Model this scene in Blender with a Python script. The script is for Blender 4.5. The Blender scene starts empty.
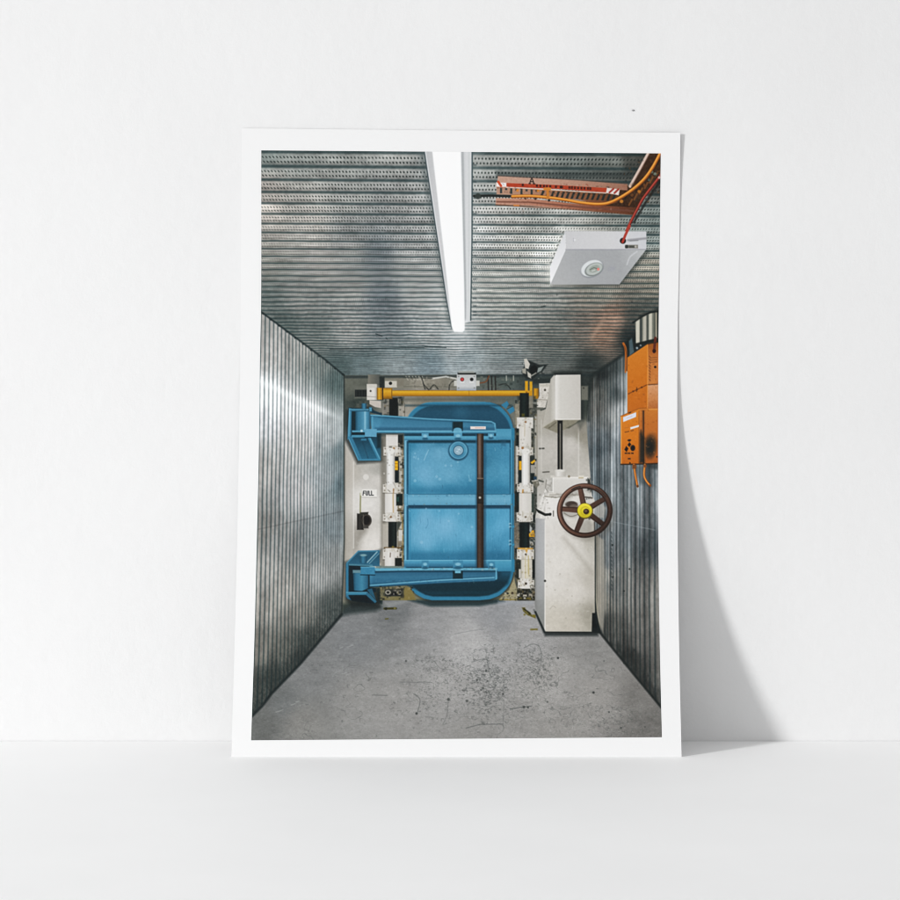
import bpy, math
import numpy as np

# ---------------------------------------------------------------- camera, light, exposure
scene = bpy.context.scene
COL = scene.collection
CAM_D, CAM_H, PXM, HOR = 3.65, 0.62, 1055.0, 87.0       # camera distance to the wall, its height, picture units per metre on the wall, row of the horizon
cam_data = bpy.data.cameras.new('camera')
cam = bpy.data.objects.new('camera', cam_data); COL.objects.link(cam)
cam.location = (0.0, -CAM_D, CAM_H); cam.rotation_euler = (math.radians(90), 0, 0)
cam_data.sensor_width = 36.0
cam_data.lens = 36.0 * CAM_D / (900.0 / PXM)
cam_data.shift_y = -(450.0 - HOR) / 900.0                # a level camera with a falling front, so verticals stay upright
cam_data.clip_start = 0.05; cam_data.clip_end = 60.0
scene.camera = cam

world = bpy.data.worlds.new('World'); scene.world = world
world.use_nodes = True
bg = world.node_tree.nodes['Background']
bg.inputs['Color'].default_value = (0.996, 1.0, 1.004, 1)
bg.inputs['Strength'].default_value = 0.555

key_data = bpy.data.lights.new('studio_lamp', 'AREA')
key_data.shape = 'DISK'; key_data.size = 1.35; key_data.spread = math.radians(54)
key_data.energy = 91.0; key_data.color = (1.0, 1.0, 1.0)
key = bpy.data.objects.new('studio_lamp', key_data); COL.objects.link(key)
AIM = (0.0, 0.0, 0.25); KD = 11.5                         # a far round softbox to the left front, a little above the shelf
kd = (-1.42, -1.0, 0.53); kl = math.sqrt(sum(v * v for v in kd))
key.location = tuple(AIM[i] + kd[i] / kl * KD for i in range(3))
tgt = (0.1, 0.0, -1.0)                                # its beam is centred low on the wall, left of the print
dz = [tgt[i] - key.location[i] for i in range(3)]; dl = math.sqrt(sum(v * v for v in dz)); dz = [v / dl for v in dz]
key.rotation_euler = (math.acos(max(-1, min(1, -dz[2]))), 0, math.atan2(-dz[0], dz[1]))

vs = scene.view_settings
vs.view_transform = 'Standard'; vs.look = 'None'; vs.exposure = 0.0; vs.gamma = 1.0
scene.cycles.max_bounces = 8; scene.cycles.diffuse_bounces = 6
scene.cycles.use_denoising = True; scene.cycles.filter_width = 1.1

PAPER_ALBEDO = 0.83
PAPER_SRGB = 241.0                                       # how bright blank paper comes out under this light


# ---------------------------------------------------------------- helpers
def tag(o, **kw):
    for k, v in kw.items(): o[k] = v


def mesh_from_arrays(name, verts, quads, parent=None, smooth=True):
    me = bpy.data.meshes.new(name)
    nv, nq = len(verts), len(quads)
    me.vertices.add(nv); me.vertices.foreach_set('co', np.ascontiguousarray(verts, np.float32).ravel())
    me.loops.add(nq * 4); me.loops.foreach_set('vertex_index', np.ascontiguousarray(quads, np.int32).ravel())
    me.polygons.add(nq); me.polygons.foreach_set('loop_start', np.arange(0, nq * 4, 4, dtype=np.int32))
    me.update(calc_edges=True); me.validate()
    me.polygons.foreach_set('use_smooth', np.full(nq, smooth))
    o = bpy.data.objects.new(name, me); COL.objects.link(o)
    if parent: o.parent = parent
    return o


def grid_quads(nr, nc):
    r, c = np.meshgrid(np.arange(nr - 1), np.arange(nc - 1), indexing='ij')
    a = (r * nc + c).ravel()
    return np.stack([a, a + nc, a + nc + 1, a + 1], 1)


def plaster(name, albedo, rough, bump, scale):
    m = bpy.data.materials.new(name); m.use_nodes = True
    nt = m.node_tree; p = nt.nodes['Principled BSDF']
    tc = nt.nodes.new('ShaderNodeTexCoord')
    n1 = nt.nodes.new('ShaderNodeTexNoise'); n1.inputs['Scale'].default_value = scale; n1.inputs['Detail'].default_value = 7; n1.inputs['Roughness'].default_value = 0.62
    n2 = nt.nodes.new('ShaderNodeTexNoise'); n2.inputs['Scale'].default_value = 5.0; n2.inputs['Detail'].default_value = 5
    mp = nt.nodes.new('ShaderNodeMapRange'); mp.inputs['From Min'].default_value = 0.3; mp.inputs['From Max'].default_value = 0.7
    mp.inputs['To Min'].default_value = albedo - 0.012; mp.inputs['To Max'].default_value = albedo + 0.012
    cb = nt.nodes.new('ShaderNodeCombineColor')
    b = nt.nodes.new('ShaderNodeBump'); b.inputs['Strength'].default_value = bump; b.inputs['Distance'].default_value = 0.004
    L = nt.links.new
    L(tc.outputs['Object'], n1.inputs['Vector']); L(tc.outputs['Object'], n2.inputs['Vector'])
    L(n2.outputs['Fac'], mp.inputs['Value'])
    for k in ('Red', 'Green', 'Blue'): L(mp.outputs['Result'], cb.inputs[k])
    L(cb.outputs['Color'], p.inputs['Base Color']); L(n1.outputs['Fac'], b.inputs['Height']); L(b.outputs['Normal'], p.inputs['Normal'])
    p.inputs['Roughness'].default_value = rough; p.inputs['Specular IOR Level'].default_value = 0.25
    return m


# ---------------------------------------------------------------- the setting: a white wall and a white shelf top
WALL_M = plaster('white_wall_paint', 0.80, 0.75, 0.15, 60.0)
FLOOR_M = plaster('white_floor_paint', 0.92, 0.7, 0.05, 40.0)
wall = mesh_from_arrays('wall', np.array([(-6, -.03, -.03), (6, -.03, -.03), (6, 0, -.03), (-6, 0, -.03), (6, 0, 3.2), (-6, 0, 3.2)], float), np.array([[0, 1, 2, 3], [3, 2, 4, 5]]), smooth=False)
wall.data.materials.append(WALL_M)
tag(wall, kind='structure', label='plain white painted wall behind the leaning print', category='wall')
floor = mesh_from_arrays('floor', np.array([(-6, -12, 0), (6, -12, 0), (6, -.0006, 0), (-6, -.0006, 0), (6, -.0006, -.025), (-6, -.0006, -.025)], float), np.array([[0, 1, 2, 3], [3, 2, 4, 5]]), smooth=False)   # a hair short of the wall
floor.data.materials.append(FLOOR_M)
tag(floor, kind='structure', label='smooth white floor under the leaning print', category='floor')

# ---------------------------------------------------------------- the print: painted in picture coordinates, one colour per mesh vertex
PK = 2.5                                            # mesh points per picture unit
PIC_L = [(150.4, 261.3), (310, 261.0), (360, 260.0), (450, 258.9), (560, 256.4), (640, 254.4), (700, 252.5), (740.3, 251.1)]
PIC_R = [(153.4, 660.7), (250, 659.6), (340, 658.4), (450, 658.0), (540, 658.3), (640, 659.6), (700, 660.9), (737.2, 661.9)]
PW, PH = int(400 * PK) + 1, int(587 * PK) + 1


def smooth_interp(y, pts):
    xs = np.array([p[0] for p in pts]); vs = np.array([p[1] for p in pts])
    d = np.diff(vs) / np.diff(xs)
    m = np.zeros(len(xs)); m[0] = d[0]; m[-1] = d[-1]
    for i in range(1, len(xs) - 1):
        m[i] = 0 if d[i - 1] * d[i] < 0 else 0.5 * (d[i - 1] + d[i])
    y = np.clip(y, xs[0], xs[-1])
    i = np.clip(np.searchsorted(xs, y) - 1, 0, len(xs) - 2)
    h = xs[i + 1] - xs[i]; t = (y - xs[i]) / h
    return ((2 * t ** 3 - 3 * t ** 2 + 1) * vs[i] + (t ** 3 - 2 * t ** 2 + t) * h * m[i]
            + (-2 * t ** 3 + 3 * t ** 2) * vs[i + 1] + (t ** 3 - t ** 2) * h * m[i + 1])


def pic_grid():
    s = np.linspace(0, 1, PW)[None, :]; t = np.linspace(0, 1, PH)[:, None]
    yl = 150.4 + t * (740.3 - 150.4); yr = 153.4 + t * (737.2 - 153.4)
    xl = smooth_interp(yl, PIC_L); xr = smooth_interp(yr, PIC_R)
    return xl + s * (xr - xl), yl + s * (yr - yl)


GX, GY = pic_grid()
CC = np.zeros((PH, PW, 3)); IDS = np.zeros((PH, PW), np.int16)
CUR = [0]


def window(x0, y0, x1, y1):
    r0 = int((y0 - 154) / 587.0 * PH) - 8; r1 = int((y1 - 150) / 583.0 * PH) + 10
    c0 = int((x0 - 262) / 400.0 * PW) - 8; c1 = int((x1 - 250) / 400.0 * PW) + 10
    return slice(max(r0, 0), max(min(r1, PH), 0)), slice(max(c0, 0), max(min(c1, PW), 0))


def lay(sl, alpha, col, mark=True):
    x, y = GX[sl], GY[sl]
    if alpha.size == 0:
        return
    c = col(x, y) if callable(col) else np.array(col, float)
    a = alpha[..., None]
    CC[sl] = CC[sl] * (1 - a) + c * a
    if mark and CUR[0]:
        v = IDS[sl]; v[alpha > 0.5] = CUR[0]


def sd_poly(x, y, P):
    d = np.full(x.shape, 1e9); ins = np.zeros(x.shape, bool)
    n = len(P)
    for i in range(n):
        ax, ay = P[i]; bx, by = P[(i + 1) % n]
        ex, ey = bx - ax, by - ay; wx, wy = x - ax, y - ay
        h = np.clip((wx * ex + wy * ey) / (ex * ex + ey * ey + 1e-12), 0, 1)
        d = np.minimum(d, (wx - ex * h) ** 2 + (wy - ey * h) ** 2)
        c = (ay > y) != (by > y)
        ins ^= c & (x < ex * (y - ay) / (ey if abs(ey) > 1e-9 else 1e-9) + ax)
    d = np.sqrt(d)
    return np.where(ins, -d, d)


def poly(P, col, f=0.9, a=1.0, mark=True):
    xs = [p[0] for p in P]; ys = [p[1] for p in P]
    sl = window(min(xs) - f, min(ys) - f, max(xs) + f, max(ys) + f)
    d = sd_poly(GX[sl], GY[sl], P)
    lay(sl, a * np.clip(0.5 - d / f, 0, 1), col, mark)


def box(x0, y0, x1, y1, col, f=0.9, a=1.0, mark=True):
    poly([(x0, y0), (x1, y0), (x1, y1), (x0, y1)], col, f, a, mark)


def sd_line(x, y, P):
    d = np.full(x.shape, 1e9)
    for (ax, ay), (bx, by) in zip(P[:-1], P[1:]):
        ex, ey = bx - ax, by - ay; wx, wy = x - ax, y - ay
        h = np.clip((wx * ex + wy * ey) / (ex * ex + ey * ey + 1e-12), 0, 1)
        d = np.minimum(d, (wx - ex * h) ** 2 + (wy - ey * h) ** 2)
    return np.sqrt(d)


def line(P, w, col, f=0.9, a=1.0, mark=False):
    xs = [p[0] for p in P]; ys = [p[1] for p in P]; m = w + f
    sl = window(min(xs) - m, min(ys) - m, max(xs) + m, max(ys) + m)
    lay(sl, a * np.clip(0.5 - (sd_line(GX[sl], GY[sl], P) - w / 2) / f, 0, 1), col, mark)


def curve(P, n=8):
    out = []
    Q = [P[0]] + list(P) + [P[-1]]
    for i in range(1, len(Q) - 2):
        p0, p1, p2, p3 = Q[i - 1], Q[i], Q[i + 1], Q[i + 2]
        for k in range(n):
            t = k / n
            out.append(tuple(0.5 * (2 * b + (c - a) * t + (2 * a - 5 * b + 4 * c - d) * t * t + (3 * b - a - 3 * c + d) * t ** 3)
                             for a, b, c, d in zip(p0, p1, p2, p3)))
    out.append(tuple(P[-1]))
    return out


def cable(P, w, dark, mid, lite, mark=True):
    P = curve(P)
    line(P, w, dark, 0.8, 1.0, mark)
    line([(x - w * .08, y - w * .12) for x, y in P], w * .62, mid, 0.8)
    line([(x - w * .16, y - w * .2) for x, y in P], w * .22, lite, 0.8, 0.8)


def ell(cx, cy, rx, ry, col, rot=0.0, f=0.9, a=1.0, mark=True):
    r = max(rx, ry) + f
    sl = window(cx - r, cy - r, cx + r, cy + r)
    co, si = math.cos(rot), math.sin(rot)
    x, y = GX[sl] - cx, GY[sl] - cy
    u, v = x * co + y * si, -x * si + y * co
    k = np.sqrt((u / rx) ** 2 + (v / ry) ** 2)
    d = (k - 1) * min(rx, ry)
    lay(sl, a * np.clip(0.5 - d / f, 0, 1), col, mark)


def ring(cx, cy, rx, ry, w, col, rot=0.0, f=0.9, a=1.0, mark=False):
    r = max(rx, ry) + f + w
    sl = window(cx - r, cy - r, cx + r, cy + r)
    co, si = math.cos(rot), math.sin(rot)
    x, y = GX[sl] - cx, GY[sl] - cy
    u, v = x * co + y * si, -x * si + y * co
    k = np.sqrt((u / rx) ** 2 + (v / ry) ** 2)
    d = np.abs(k - 1) * (rx + ry) / 2 - w / 2
    lay(sl, a * np.clip(0.5 - d / f, 0, 1), col, mark)


def stops(v, st):
    p = [s[0] for s in st]
    return np.stack([np.interp(v, p, [s[1][k] for s in st]) for k in range(3)], -1)


def gy(*st): return lambda x, y: stops(y, st)
def gx(*st): return lambda x, y: stops(x, st)


def field(pts, power=3.0, soft=4.0):
    def fn(x, y):
        w_ = np.zeros(x.shape); c_ = np.zeros(x.shape + (3,))
        for px, py, c in pts:
            w = 1.0 / ((x - px) ** 2 + (y - py) ** 2 + soft * soft) ** (power / 2)
            w_ += w; c_ += w[..., None] * np.array(c, float)
        return c_ / w_[..., None]
    return fn


def hash2(ix, iy, seed):
    h = (ix.astype(np.int64) * 374761393 + iy.astype(np.int64) * 668265263 + seed * 974711) & 0xffffffff
    h = ((h ^ (h >> 13)) * 1274126177) & 0xffffffff
    return ((h ^ (h >> 16)) & 0xffff) / 65535.0


def vnoise(x, y, seed=0):
    ix, iy = np.floor(x), np.floor(y)
    fx, fy = x - ix, y - iy
    fx = fx * fx * (3 - 2 * fx); fy = fy * fy * (3 - 2 * fy)
    a, b = hash2(ix, iy, seed), hash2(ix + 1, iy, seed)
    c, d = hash2(ix, iy + 1, seed), hash2(ix + 1, iy + 1, seed)
    return (a * (1 - fx) + b * fx) * (1 - fy) + (c * (1 - fx) + d * fx) * fy


def fbm(x, y, seed=0, o=4):
    s, a, n = 0, 0.5, 0
    for k in range(o):
        s = s + a * vnoise(x * 2 ** k + 17.3 * k, y * 2 ** k + 9.1 * k, seed + k); n += a; a *= 0.55
    return s / n - 0.5


def mix(a, b, t):
    return a * (1 - t[..., None]) + b * t[..., None]


def noisy(col, amp=8, sc=0.5, sx=1.0, sy=1.0, seed=5):
    """a colour with grime: amp levels of noise on top"""
    def fn(x, y):
        c = col(x, y) if callable(col) else np.array(col, float) + np.zeros(x.shape + (3,))
        return c + (amp * 2 * fbm(x * sc * sx, y * sc * sy, seed))[..., None]
    return fn


def dot(x, y, r, col, a=1.0):
    ell(x, y, r, r, col, 0, 0.9, a, False)


def clutter(x0, y0, x1, y1, n, seed, cols, smin=1.0, smax=3.5, a=.85):
    rr = [hash2(np.arange(n), np.full(n, k), seed) for k in range(6)]
    for i in range(n):
        x, y = x0 + (x1 - x0) * rr[0][i], y0 + (y1 - y0) * rr[1][i]
        w, h = smin + (smax - smin) * rr[2][i] ** 2, smin + (smax - smin) * rr[3][i] ** 2
        box(max(x - w / 2, x0), max(y - h / 2, y0), min(x + w / 2, x1), min(y + h / 2, y1), cols[int(rr[4][i] * 0.999 * len(cols))], 1.1, a * (.5 + .5 * rr[5][i]), False)


GRIME = [(26, 32, 30), (40, 44, 38), (70, 66, 52), (150, 146, 134), (184, 180, 168), (110, 98, 66), (18, 24, 24), (126, 120, 104)]


def begin(i): CUR[0] = i


NAMES = {}
def part(i, name, parent=None):
    NAMES[i] = (name, parent)
    begin(i)


INK = (18, 34, 36)


def paint():
    X, Y = GX, GY
    # ------------------------------------------------ ceiling of corrugated, perforated sheet
    part(1, 'printed_ceiling')
    lum = field([(263, 154, (112, 122, 118)), (300, 158, (122, 128, 124)), (350, 158, (128, 132, 128)), (400, 160, (140, 142, 138)), (424, 165, (130, 134, 132)),
                 (265, 190, (142, 136, 129)), (300, 198, (142, 140, 134)), (350, 200, (134, 136, 132)), (400, 200, (132, 134, 132)), (428, 205, (140, 142, 140)),
                 (265, 212, (182, 173, 163)), (310, 228, (165, 160, 152)), (350, 230, (132, 134, 132)), (400, 230, (132, 135, 134)), (440, 240, (150, 152, 150)), (268, 232, (156, 150, 142)),
                 (265, 262, (138, 136, 128)), (320, 262, (150, 146, 140)), (350, 250, (140, 140, 136)), (378, 252, (112, 118, 122)), (412, 262, (152, 152, 149)),
                 (268, 300, (105, 112, 108)), (300, 300, (138, 137, 132)), (350, 292, (150, 148, 143)), (383, 300, (118, 123, 128)), (418, 293, (166, 165, 161)), (440, 305, (176, 176, 173)),
                 (285, 325, (92, 102, 98)), (315, 335, (112, 118, 114)), (350, 330, (150, 148, 144)), (383, 325, (122, 127, 130)), (430, 330, (160, 161, 160)), (458, 345, (170, 172, 172)),
                 (340, 370, (72, 90, 90)), (365, 366, (96, 112, 114)), (400, 356, (128, 138, 140)), (430, 365, (112, 130, 138)), (465, 362, (140, 152, 156)), (505, 362, (122, 130, 130)), (558, 360, (96, 101, 97)), (588, 367, (50, 58, 56)),
                 (490, 160, (136, 140, 136)), (505, 218, (160, 160, 154)), (482, 232, (176, 178, 175)), (540, 222, (148, 151, 145)), (522, 262, (172, 170, 162)), (549, 246, (205, 204, 198)), (547, 262, (210, 208, 200)),
                 (482, 290, (176, 174, 166)), (505, 300, (172, 170, 161)), (545, 300, (156, 153, 145)), (600, 292, (150, 144, 130)), (652, 236, (132, 144, 140)), (652, 268, (164, 156, 140)), (650, 290, (140, 132, 116)),
                 (650, 305, (96, 96, 88)), (570, 160, (112, 120, 115)), (615, 162, (108, 114, 108)), (630, 160, (72, 74, 68)), (655, 165, (50, 42, 34)), (655, 225, (110, 122, 118)),
                 (612, 318, (164, 122, 98)), (602, 334, (160, 118, 92)), (580, 330, (122, 108, 96)), (638, 318, (82, 80, 72)), (560, 330, (124, 122, 114)), (505, 335, (150, 150, 146)), (632, 338, (38, 46, 46)), (652, 326, (32, 38, 38)), (560, 345, (112, 112, 105))], 3.4, 5)

    def ceil(x, y):
        yy = y - 3.3 * (x - 261) / 400.0 * (480 - y) / 330.0
        yy = yy + (1.3 * fbm(x * .022, y * .09, 3, 3) + .8 * fbm(x * .09, y * .2, 4, 2)) * np.clip((y - 190) / 110, 0.12, 1)
        n = (1 / (480 - yy) - .003044) / .0001423
        fr = n - np.floor(n); de = np.minimum(fr, 1 - fr)
        near = np.clip((24 - n) / 18, 0, 1)
        wid = .105 + .06 * (1 - near)
        band = np.clip((de - wid + .06) / .12, 0, 1) * near + (1 - near) * (0.5 - 0.5 * np.cos(2 * np.pi * fr)) ** .62
        c = lum(x, y); c = (c + .25 * (c.mean(-1, keepdims=True) - c)) * 1.06
        pl = 1 + .10 * np.sin(2 * np.pi * (fr - .12)) * near          # the band is a little brighter on one slope
        str_ = .16 * fbm(x * .012, n * 1.1, 21, 3) + .30 * fbm(x * .06, n * 1.9, 23, 3) + .26 * fbm(x * .35, y * .5, 25, 3)
        c = c * (pl + str_)[..., None]
        amp = np.clip((46 - n) / 14, 0.22, 1)
        dark = c * .44 + np.array((10, 25, 27.))
        cd = mix(c * 1.02, dark, (1 - band) * amp)
        far = np.clip((n - 34) / 8, 0, 1)
        cd += (far * 26 * fbm(x * .015, y * .8, 9, 3))[..., None]
        # two rows of punched holes in every band
        q = 91.2 * (x - 470) / (480 - yy)
        hole = np.zeros(x.shape)
        for k, o in ((.36, 0.0), (.68, .5)):
            qq = (q + o + 100) % 1 - .5
            hole = np.maximum(hole, np.clip(1.25 - np.sqrt((qq / .27) ** 2 + ((fr - k) / .085) ** 2), 0, 1))
        hs = np.clip((25 - n) / 11, 0, 1) * .95 * (.75 + .5 * vnoise(x * .05, y * .05, 31))
        cd = mix(cd, np.array((34, 44, 42.)), np.clip(hole * hs, 0, 1))
        return cd + (7 * fbm(x * .9, y * .9, 4, 2))[..., None]
    box(240, 140, 670, 380, ceil)
    # dull smudges and scuffs
    for (x, y, rx, ry, a) in ((373, 235, 14, 45, .22), (384, 300, 14, 40, .2), (445, 190, 6, 40, .1), (560, 318, 40, 8, .1)):
        ell(x, y, rx, ry, (70, 84, 90), 0, 22, a * .5, False)
    for P in (((376, 334), (382, 336)), ((541, 307), (545, 306)), ((386, 338), (387, 339)), ((425, 347), (446, 347.5)), ((330, 349), (424, 347.5))):
        line(P, .9, (30, 44, 46), .9, .8)
    for (x, y) in ((343, 214), (390, 220), (520, 256), (557, 295), (632, 302)):
        dot(x, y, .8, (60, 66, 64), .8)
    # orange glow of the box on the sheet
        line([(592, 338), (604, 318)], 2.5, (180, 150, 130), 4, .12)
    # ------------------------------------------------ back wall of cream paint
    part(2, 'printed_back_wall')
    bw = field([(347, 470, (172, 167, 158)), (350, 540, (150, 146, 138)), (365, 500, (206, 203, 198)), (372, 545, (206, 202, 196)), (360, 450, (176, 174, 168)), (350, 384, (98, 101, 92)), (358, 402, (66, 74, 68)), (350, 412, (70, 78, 74)),
                (400, 381, (124, 122, 110)), (430, 398, (122, 118, 105)), (420, 383, (138, 134, 122)), (500, 396, (98, 103, 96)), (505, 382, (80, 92, 88)), (530, 380, (60, 70, 68)), (546, 450, (180, 176, 169)), (572, 445, (186, 182, 175)), (582, 478, (182, 178, 170)), (582, 436, (140, 136, 124)),
                (548, 520, (190, 187, 182)), (546, 420, (164, 160, 150)), (585, 405, (60, 68, 62)), (585, 385, (48, 56, 54)), (520, 592, (128, 120, 92)), (398, 596, (120, 118, 90)), (388, 600, (96, 96, 78)), (378, 480, (190, 186, 180)), (404, 415, (150, 146, 136)), (405, 430, (120, 122, 115)), (380, 470, (160, 158, 152))], 3.2, 3)
    poly([(343.8, 375.3), (594, 374), (602, 640), (340, 625)], noisy(bw, 7, .35), .9)
    poly([(344, 446), (353, 452), (353, 560), (341.8, 610)], gx((344, (128, 122, 112)), (347, (172, 167, 158)), (352, (180, 175, 167))), 1.4, .55, False)
    line([(353.6, 462), (353.6, 548)], 1.1, (212, 209, 203), 1.2, .7)
    line([(346, 377), (593, 375)], 2.6, (38, 50, 52), 2, .75)
    # ------------------------------------------------ painted floor
    part(3, 'printed_floor')
    fl = field([(300, 722, (124, 124, 119)), (400, 705, (136, 135, 132)), (470, 645, (152, 152, 152)), (420, 622, (130, 132, 134)), (355, 640, (112, 117, 120)), (283, 702, (100, 106, 106)), (262, 722, (96, 100, 97)), (550, 685, (145, 143, 139)), (600, 700, (138, 135, 130)),
                (652, 728, (104, 102, 97)), (480, 735, (132, 131, 127)), (455, 690, (142, 141, 139)), (595, 645, (126, 126, 123)), (500, 612, (128, 132, 137)), (310, 672, (112, 116, 117)), (530, 632, (142, 142, 142)), (360, 700, (130, 130, 127)), (640, 700, (112, 110, 105)), (400, 612, (100, 106, 108)), (560, 735, (134, 132, 127))], 3.2, 8)

    def floorc(x, y):
        c = fl(x, y); c = (c + .5 * (c.mean(-1, keepdims=True) - c)) * np.array((1.07, 1.065, 1.06)) * (1 + .04 * fbm(x * .03, y * .06, 45, 3) + .08 * fbm(x * .12, y * .25, 46, 3))[..., None]
        z = 240.0 / (y - 470)
        u = (x - 470) / (y - 470) * 14; v = z * 30
        c = c + (13 * fbm(u * 1.1, v, 40, 4) + 15 * fbm(x * .5, y * .8, 43, 4))[..., None]
        # worn patches: dark flakes in two clusters
        cl = np.exp(-((x - 490) / 24) ** 2 - ((y - 682) / 34) ** 2) + .75 * np.exp(-((x - 538) / 24) ** 2 - ((y - 668) / 26) ** 2) + .5 * np.exp(-((x - 620) / 26) ** 2 - ((y - 722) / 16) ** 2) \
            + .42 * np.exp(-((x - 440) / 44) ** 2 - ((y - 690) / 30) ** 2) + .35 * np.exp(-((x - 560) / 50) ** 2 - ((y - 715) / 20) ** 2) + .3 * np.exp(-((x - 440) / 30) ** 2 - ((y - 664) / 12) ** 2) + .16
        fk = vnoise(x * .5, y * .8, 47) * .45 + vnoise(x * 1.0, y * 1.5, 48) * .35 + vnoise(x * 2.1, y * 2.6, 49) * .2
        th = .74 - .20 * np.clip(cl, 0, 1.2)
        m = np.clip((fk - th) / .16, 0, 1)
        c = mix(c, np.array((70, 75, 73.)), m * np.clip(.16 + cl * .22, 0, .40))
        rk = np.abs(fbm(x * .17, y * .26, 58, 3)); c = mix(c, np.array((84, 89, 87.)), np.clip(1 - rk / .03, 0, 1) * np.clip(cl - .12, 0, .6))
        lp = vnoise(x * .8, y * 1.3, 60); c = c + (np.clip(lp - .72, 0, 1) * 70 * np.clip(cl + .25, 0, .8))[..., None]
        # hairline cracks
        r = np.abs(fbm(x * .045, y * .07, 52, 3)); w = fbm(x * .02, y * .03, 57, 2)
        ck = np.clip(1 - r / .010, 0, 1) * np.clip((w + .02) / .1, 0, 1) * np.clip((y - 640) / 40, 0, 1)
        return mix(c, np.array((84, 88, 86.)), ck * .5)
    poly([(341.3, 612), (352, 604), (380, 600.5), (536, 600), (598, 632), (600.7, 633), (668, 714), (668, 750), (240, 750), (240, 730), (252.5, 714.7)], floorc, .9)
    for P, a in ((curve([(466, 728), (474, 726), (482, 724.5), (503, 724)]), .55), (curve([(510, 709), (520, 707.5), (532, 706)]), .7), ([(418, 682), (432, 682.5)], .4), (curve([(443, 724), (447, 715), (448, 702)]), .35), (curve([(472, 662), (486, 659), (489, 668), (500, 672)]), .45),
                 (curve([(524, 648), (533, 644), (540, 648), (541, 662), (536, 680)]), .4), (curve([(455, 634), (470, 631), (486, 629)]), .25), ([(372, 695), (387, 695.5)], .45), ([(400, 682), (418, 682.5)], .35), (curve([(414, 694), (420, 700), (417, 714)]), .5), (curve([(422, 666), (432, 660), (440, 668), (452, 670)]), .3), ([(503, 726), (504, 700)], .25)):
        line(P, .8, (74, 79, 78), .9, a)
    for (x, y, r, a) in ((558, 658, 1.1, .9), (593.5, 692.5, 1.2, .9), (416.5, 713.5, 1.2, .8), (448.5, 699.5, 1.5, .7), (406, 661, 1.0, .6), (524, 707, 1.2, .8), (528, 707.5, 1, .8), (547.5, 702, .9, .6), (604, 661, .8, .5), (483, 688, 1, .7), (481, 690, .8, .7), (503, 694, 1, .8), (467, 701, 1.3, .6), (477, 680, 1, .7), (486, 671, 1, .7), (609, 712, .9, .7), (621, 728, 1, .6), (645, 727, .8, .5)):
        dot(x, y, r, (58, 62, 60), a)
    rr = [hash2(np.arange(420), np.full(420, k), 77) for k in range(8)]
    for i in range(420):                                                # curled edges of flaked paint
        ga = math.sqrt(-2 * math.log(max(rr[0][i], .02))); th = 6.283 * rr[1][i]; gx_, gy_ = ga * math.cos(th), ga * math.sin(th)
        if i < 150: x, y = 489 + 9.5 * gx_, 688 + 17 * gy_
        elif i < 235: x, y = 537 + 10 * gx_ + 4 * gy_, 668 + 13 * gy_
        elif i < 290: x, y = 436 + 26 * gx_, 700 + 16 * gy_
        elif i < 330: x, y = 620 + 18 * gx_, 720 + 9 * gy_
        elif i < 370: x, y = 436 + 14 * gx_, 664 + 7 * gy_
        else: x, y = 280 + 360 * rr[6][i], 660 + 76 * rr[7][i]
        if y < 640 or y > 737 or abs(x - 460) > (y - 470) * .74: continue
        l = 1.2 + 2.6 * rr[2][i] ** 2; an = 6.283 * rr[3][i]
        line(curve([(x, y), (x + l * math.cos(an), y + .6 * l * math.sin(an)), (x + l * (math.cos(an) + .6 * math.cos(an + 1.6)), y + .6 * l * (math.sin(an) + .6 * math.sin(an + 1.6)))], 3), .6 + .5 * rr[4][i], (70, 74, 72), .9, .12 + .32 * rr[5][i] * (1 if i < 290 else .7))
    for (x, y, w) in ((291, 705, 4), (296, 702, 3), (342, 674, 5), (346, 675, 5), (340, 648, 3), (276, 712, 7), (347, 647, 6)):
        line(curve([(x, y), (x + w * .4, y - w * .1), (x + w, y - w * .35)]), .7, (168, 170, 167), .9, .5)
    # shade of the door and the bracket on the floor, worn paint
    poly([(341.5, 604), (372, 597), (386, 606), (376, 611), (352, 613.5), (341.3, 616)], (26, 40, 40), 5, .75)
    poly([(408, 600), (500, 599), (505, 602), (480, 606), (430, 606.5)], (26, 48, 52), 3, .85)
    poly([(376, 604), (406, 600), (410, 602), (384, 608)], (150, 152, 150), 3, .5)
    box(498, 601, 533, 604.5, (150, 154, 160), 3, .6)
    line([(384.5, 608.6), (396, 608.4)], 2.0, (62, 60, 22), 1); dot(386, 608.7, 1.3, (38, 40, 24)); dot(394.8, 608.3, 1.2, (110, 104, 60)); line([(385.5, 619), (388, 618.6)], 1.2, (92, 88, 40), 1)
    poly([(522, 607.6), (525, 607.4), (526.4, 611), (530, 612), (531.6, 614.6), (536, 615), (535.6, 618.4), (532, 617), (527, 615), (523, 611)], noisy((98, 90, 34), 40, .9, seed=111), 1.2, .9); line([(524, 609), (527.6, 611.4), (530, 614)], 1.2, (38, 38, 18), 1.2, .9); dot(524.6, 614.6, 1.1, (110, 100, 40), .7); dot(534, 616, 1.4, (120, 108, 30), .9)
    line([(531, 629.5), (537, 629.3)], 1.5, (112, 102, 40), 1.2)
    # ------------------------------------------------ left wall of corrugated sheet
    part(4, 'printed_wall')
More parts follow.
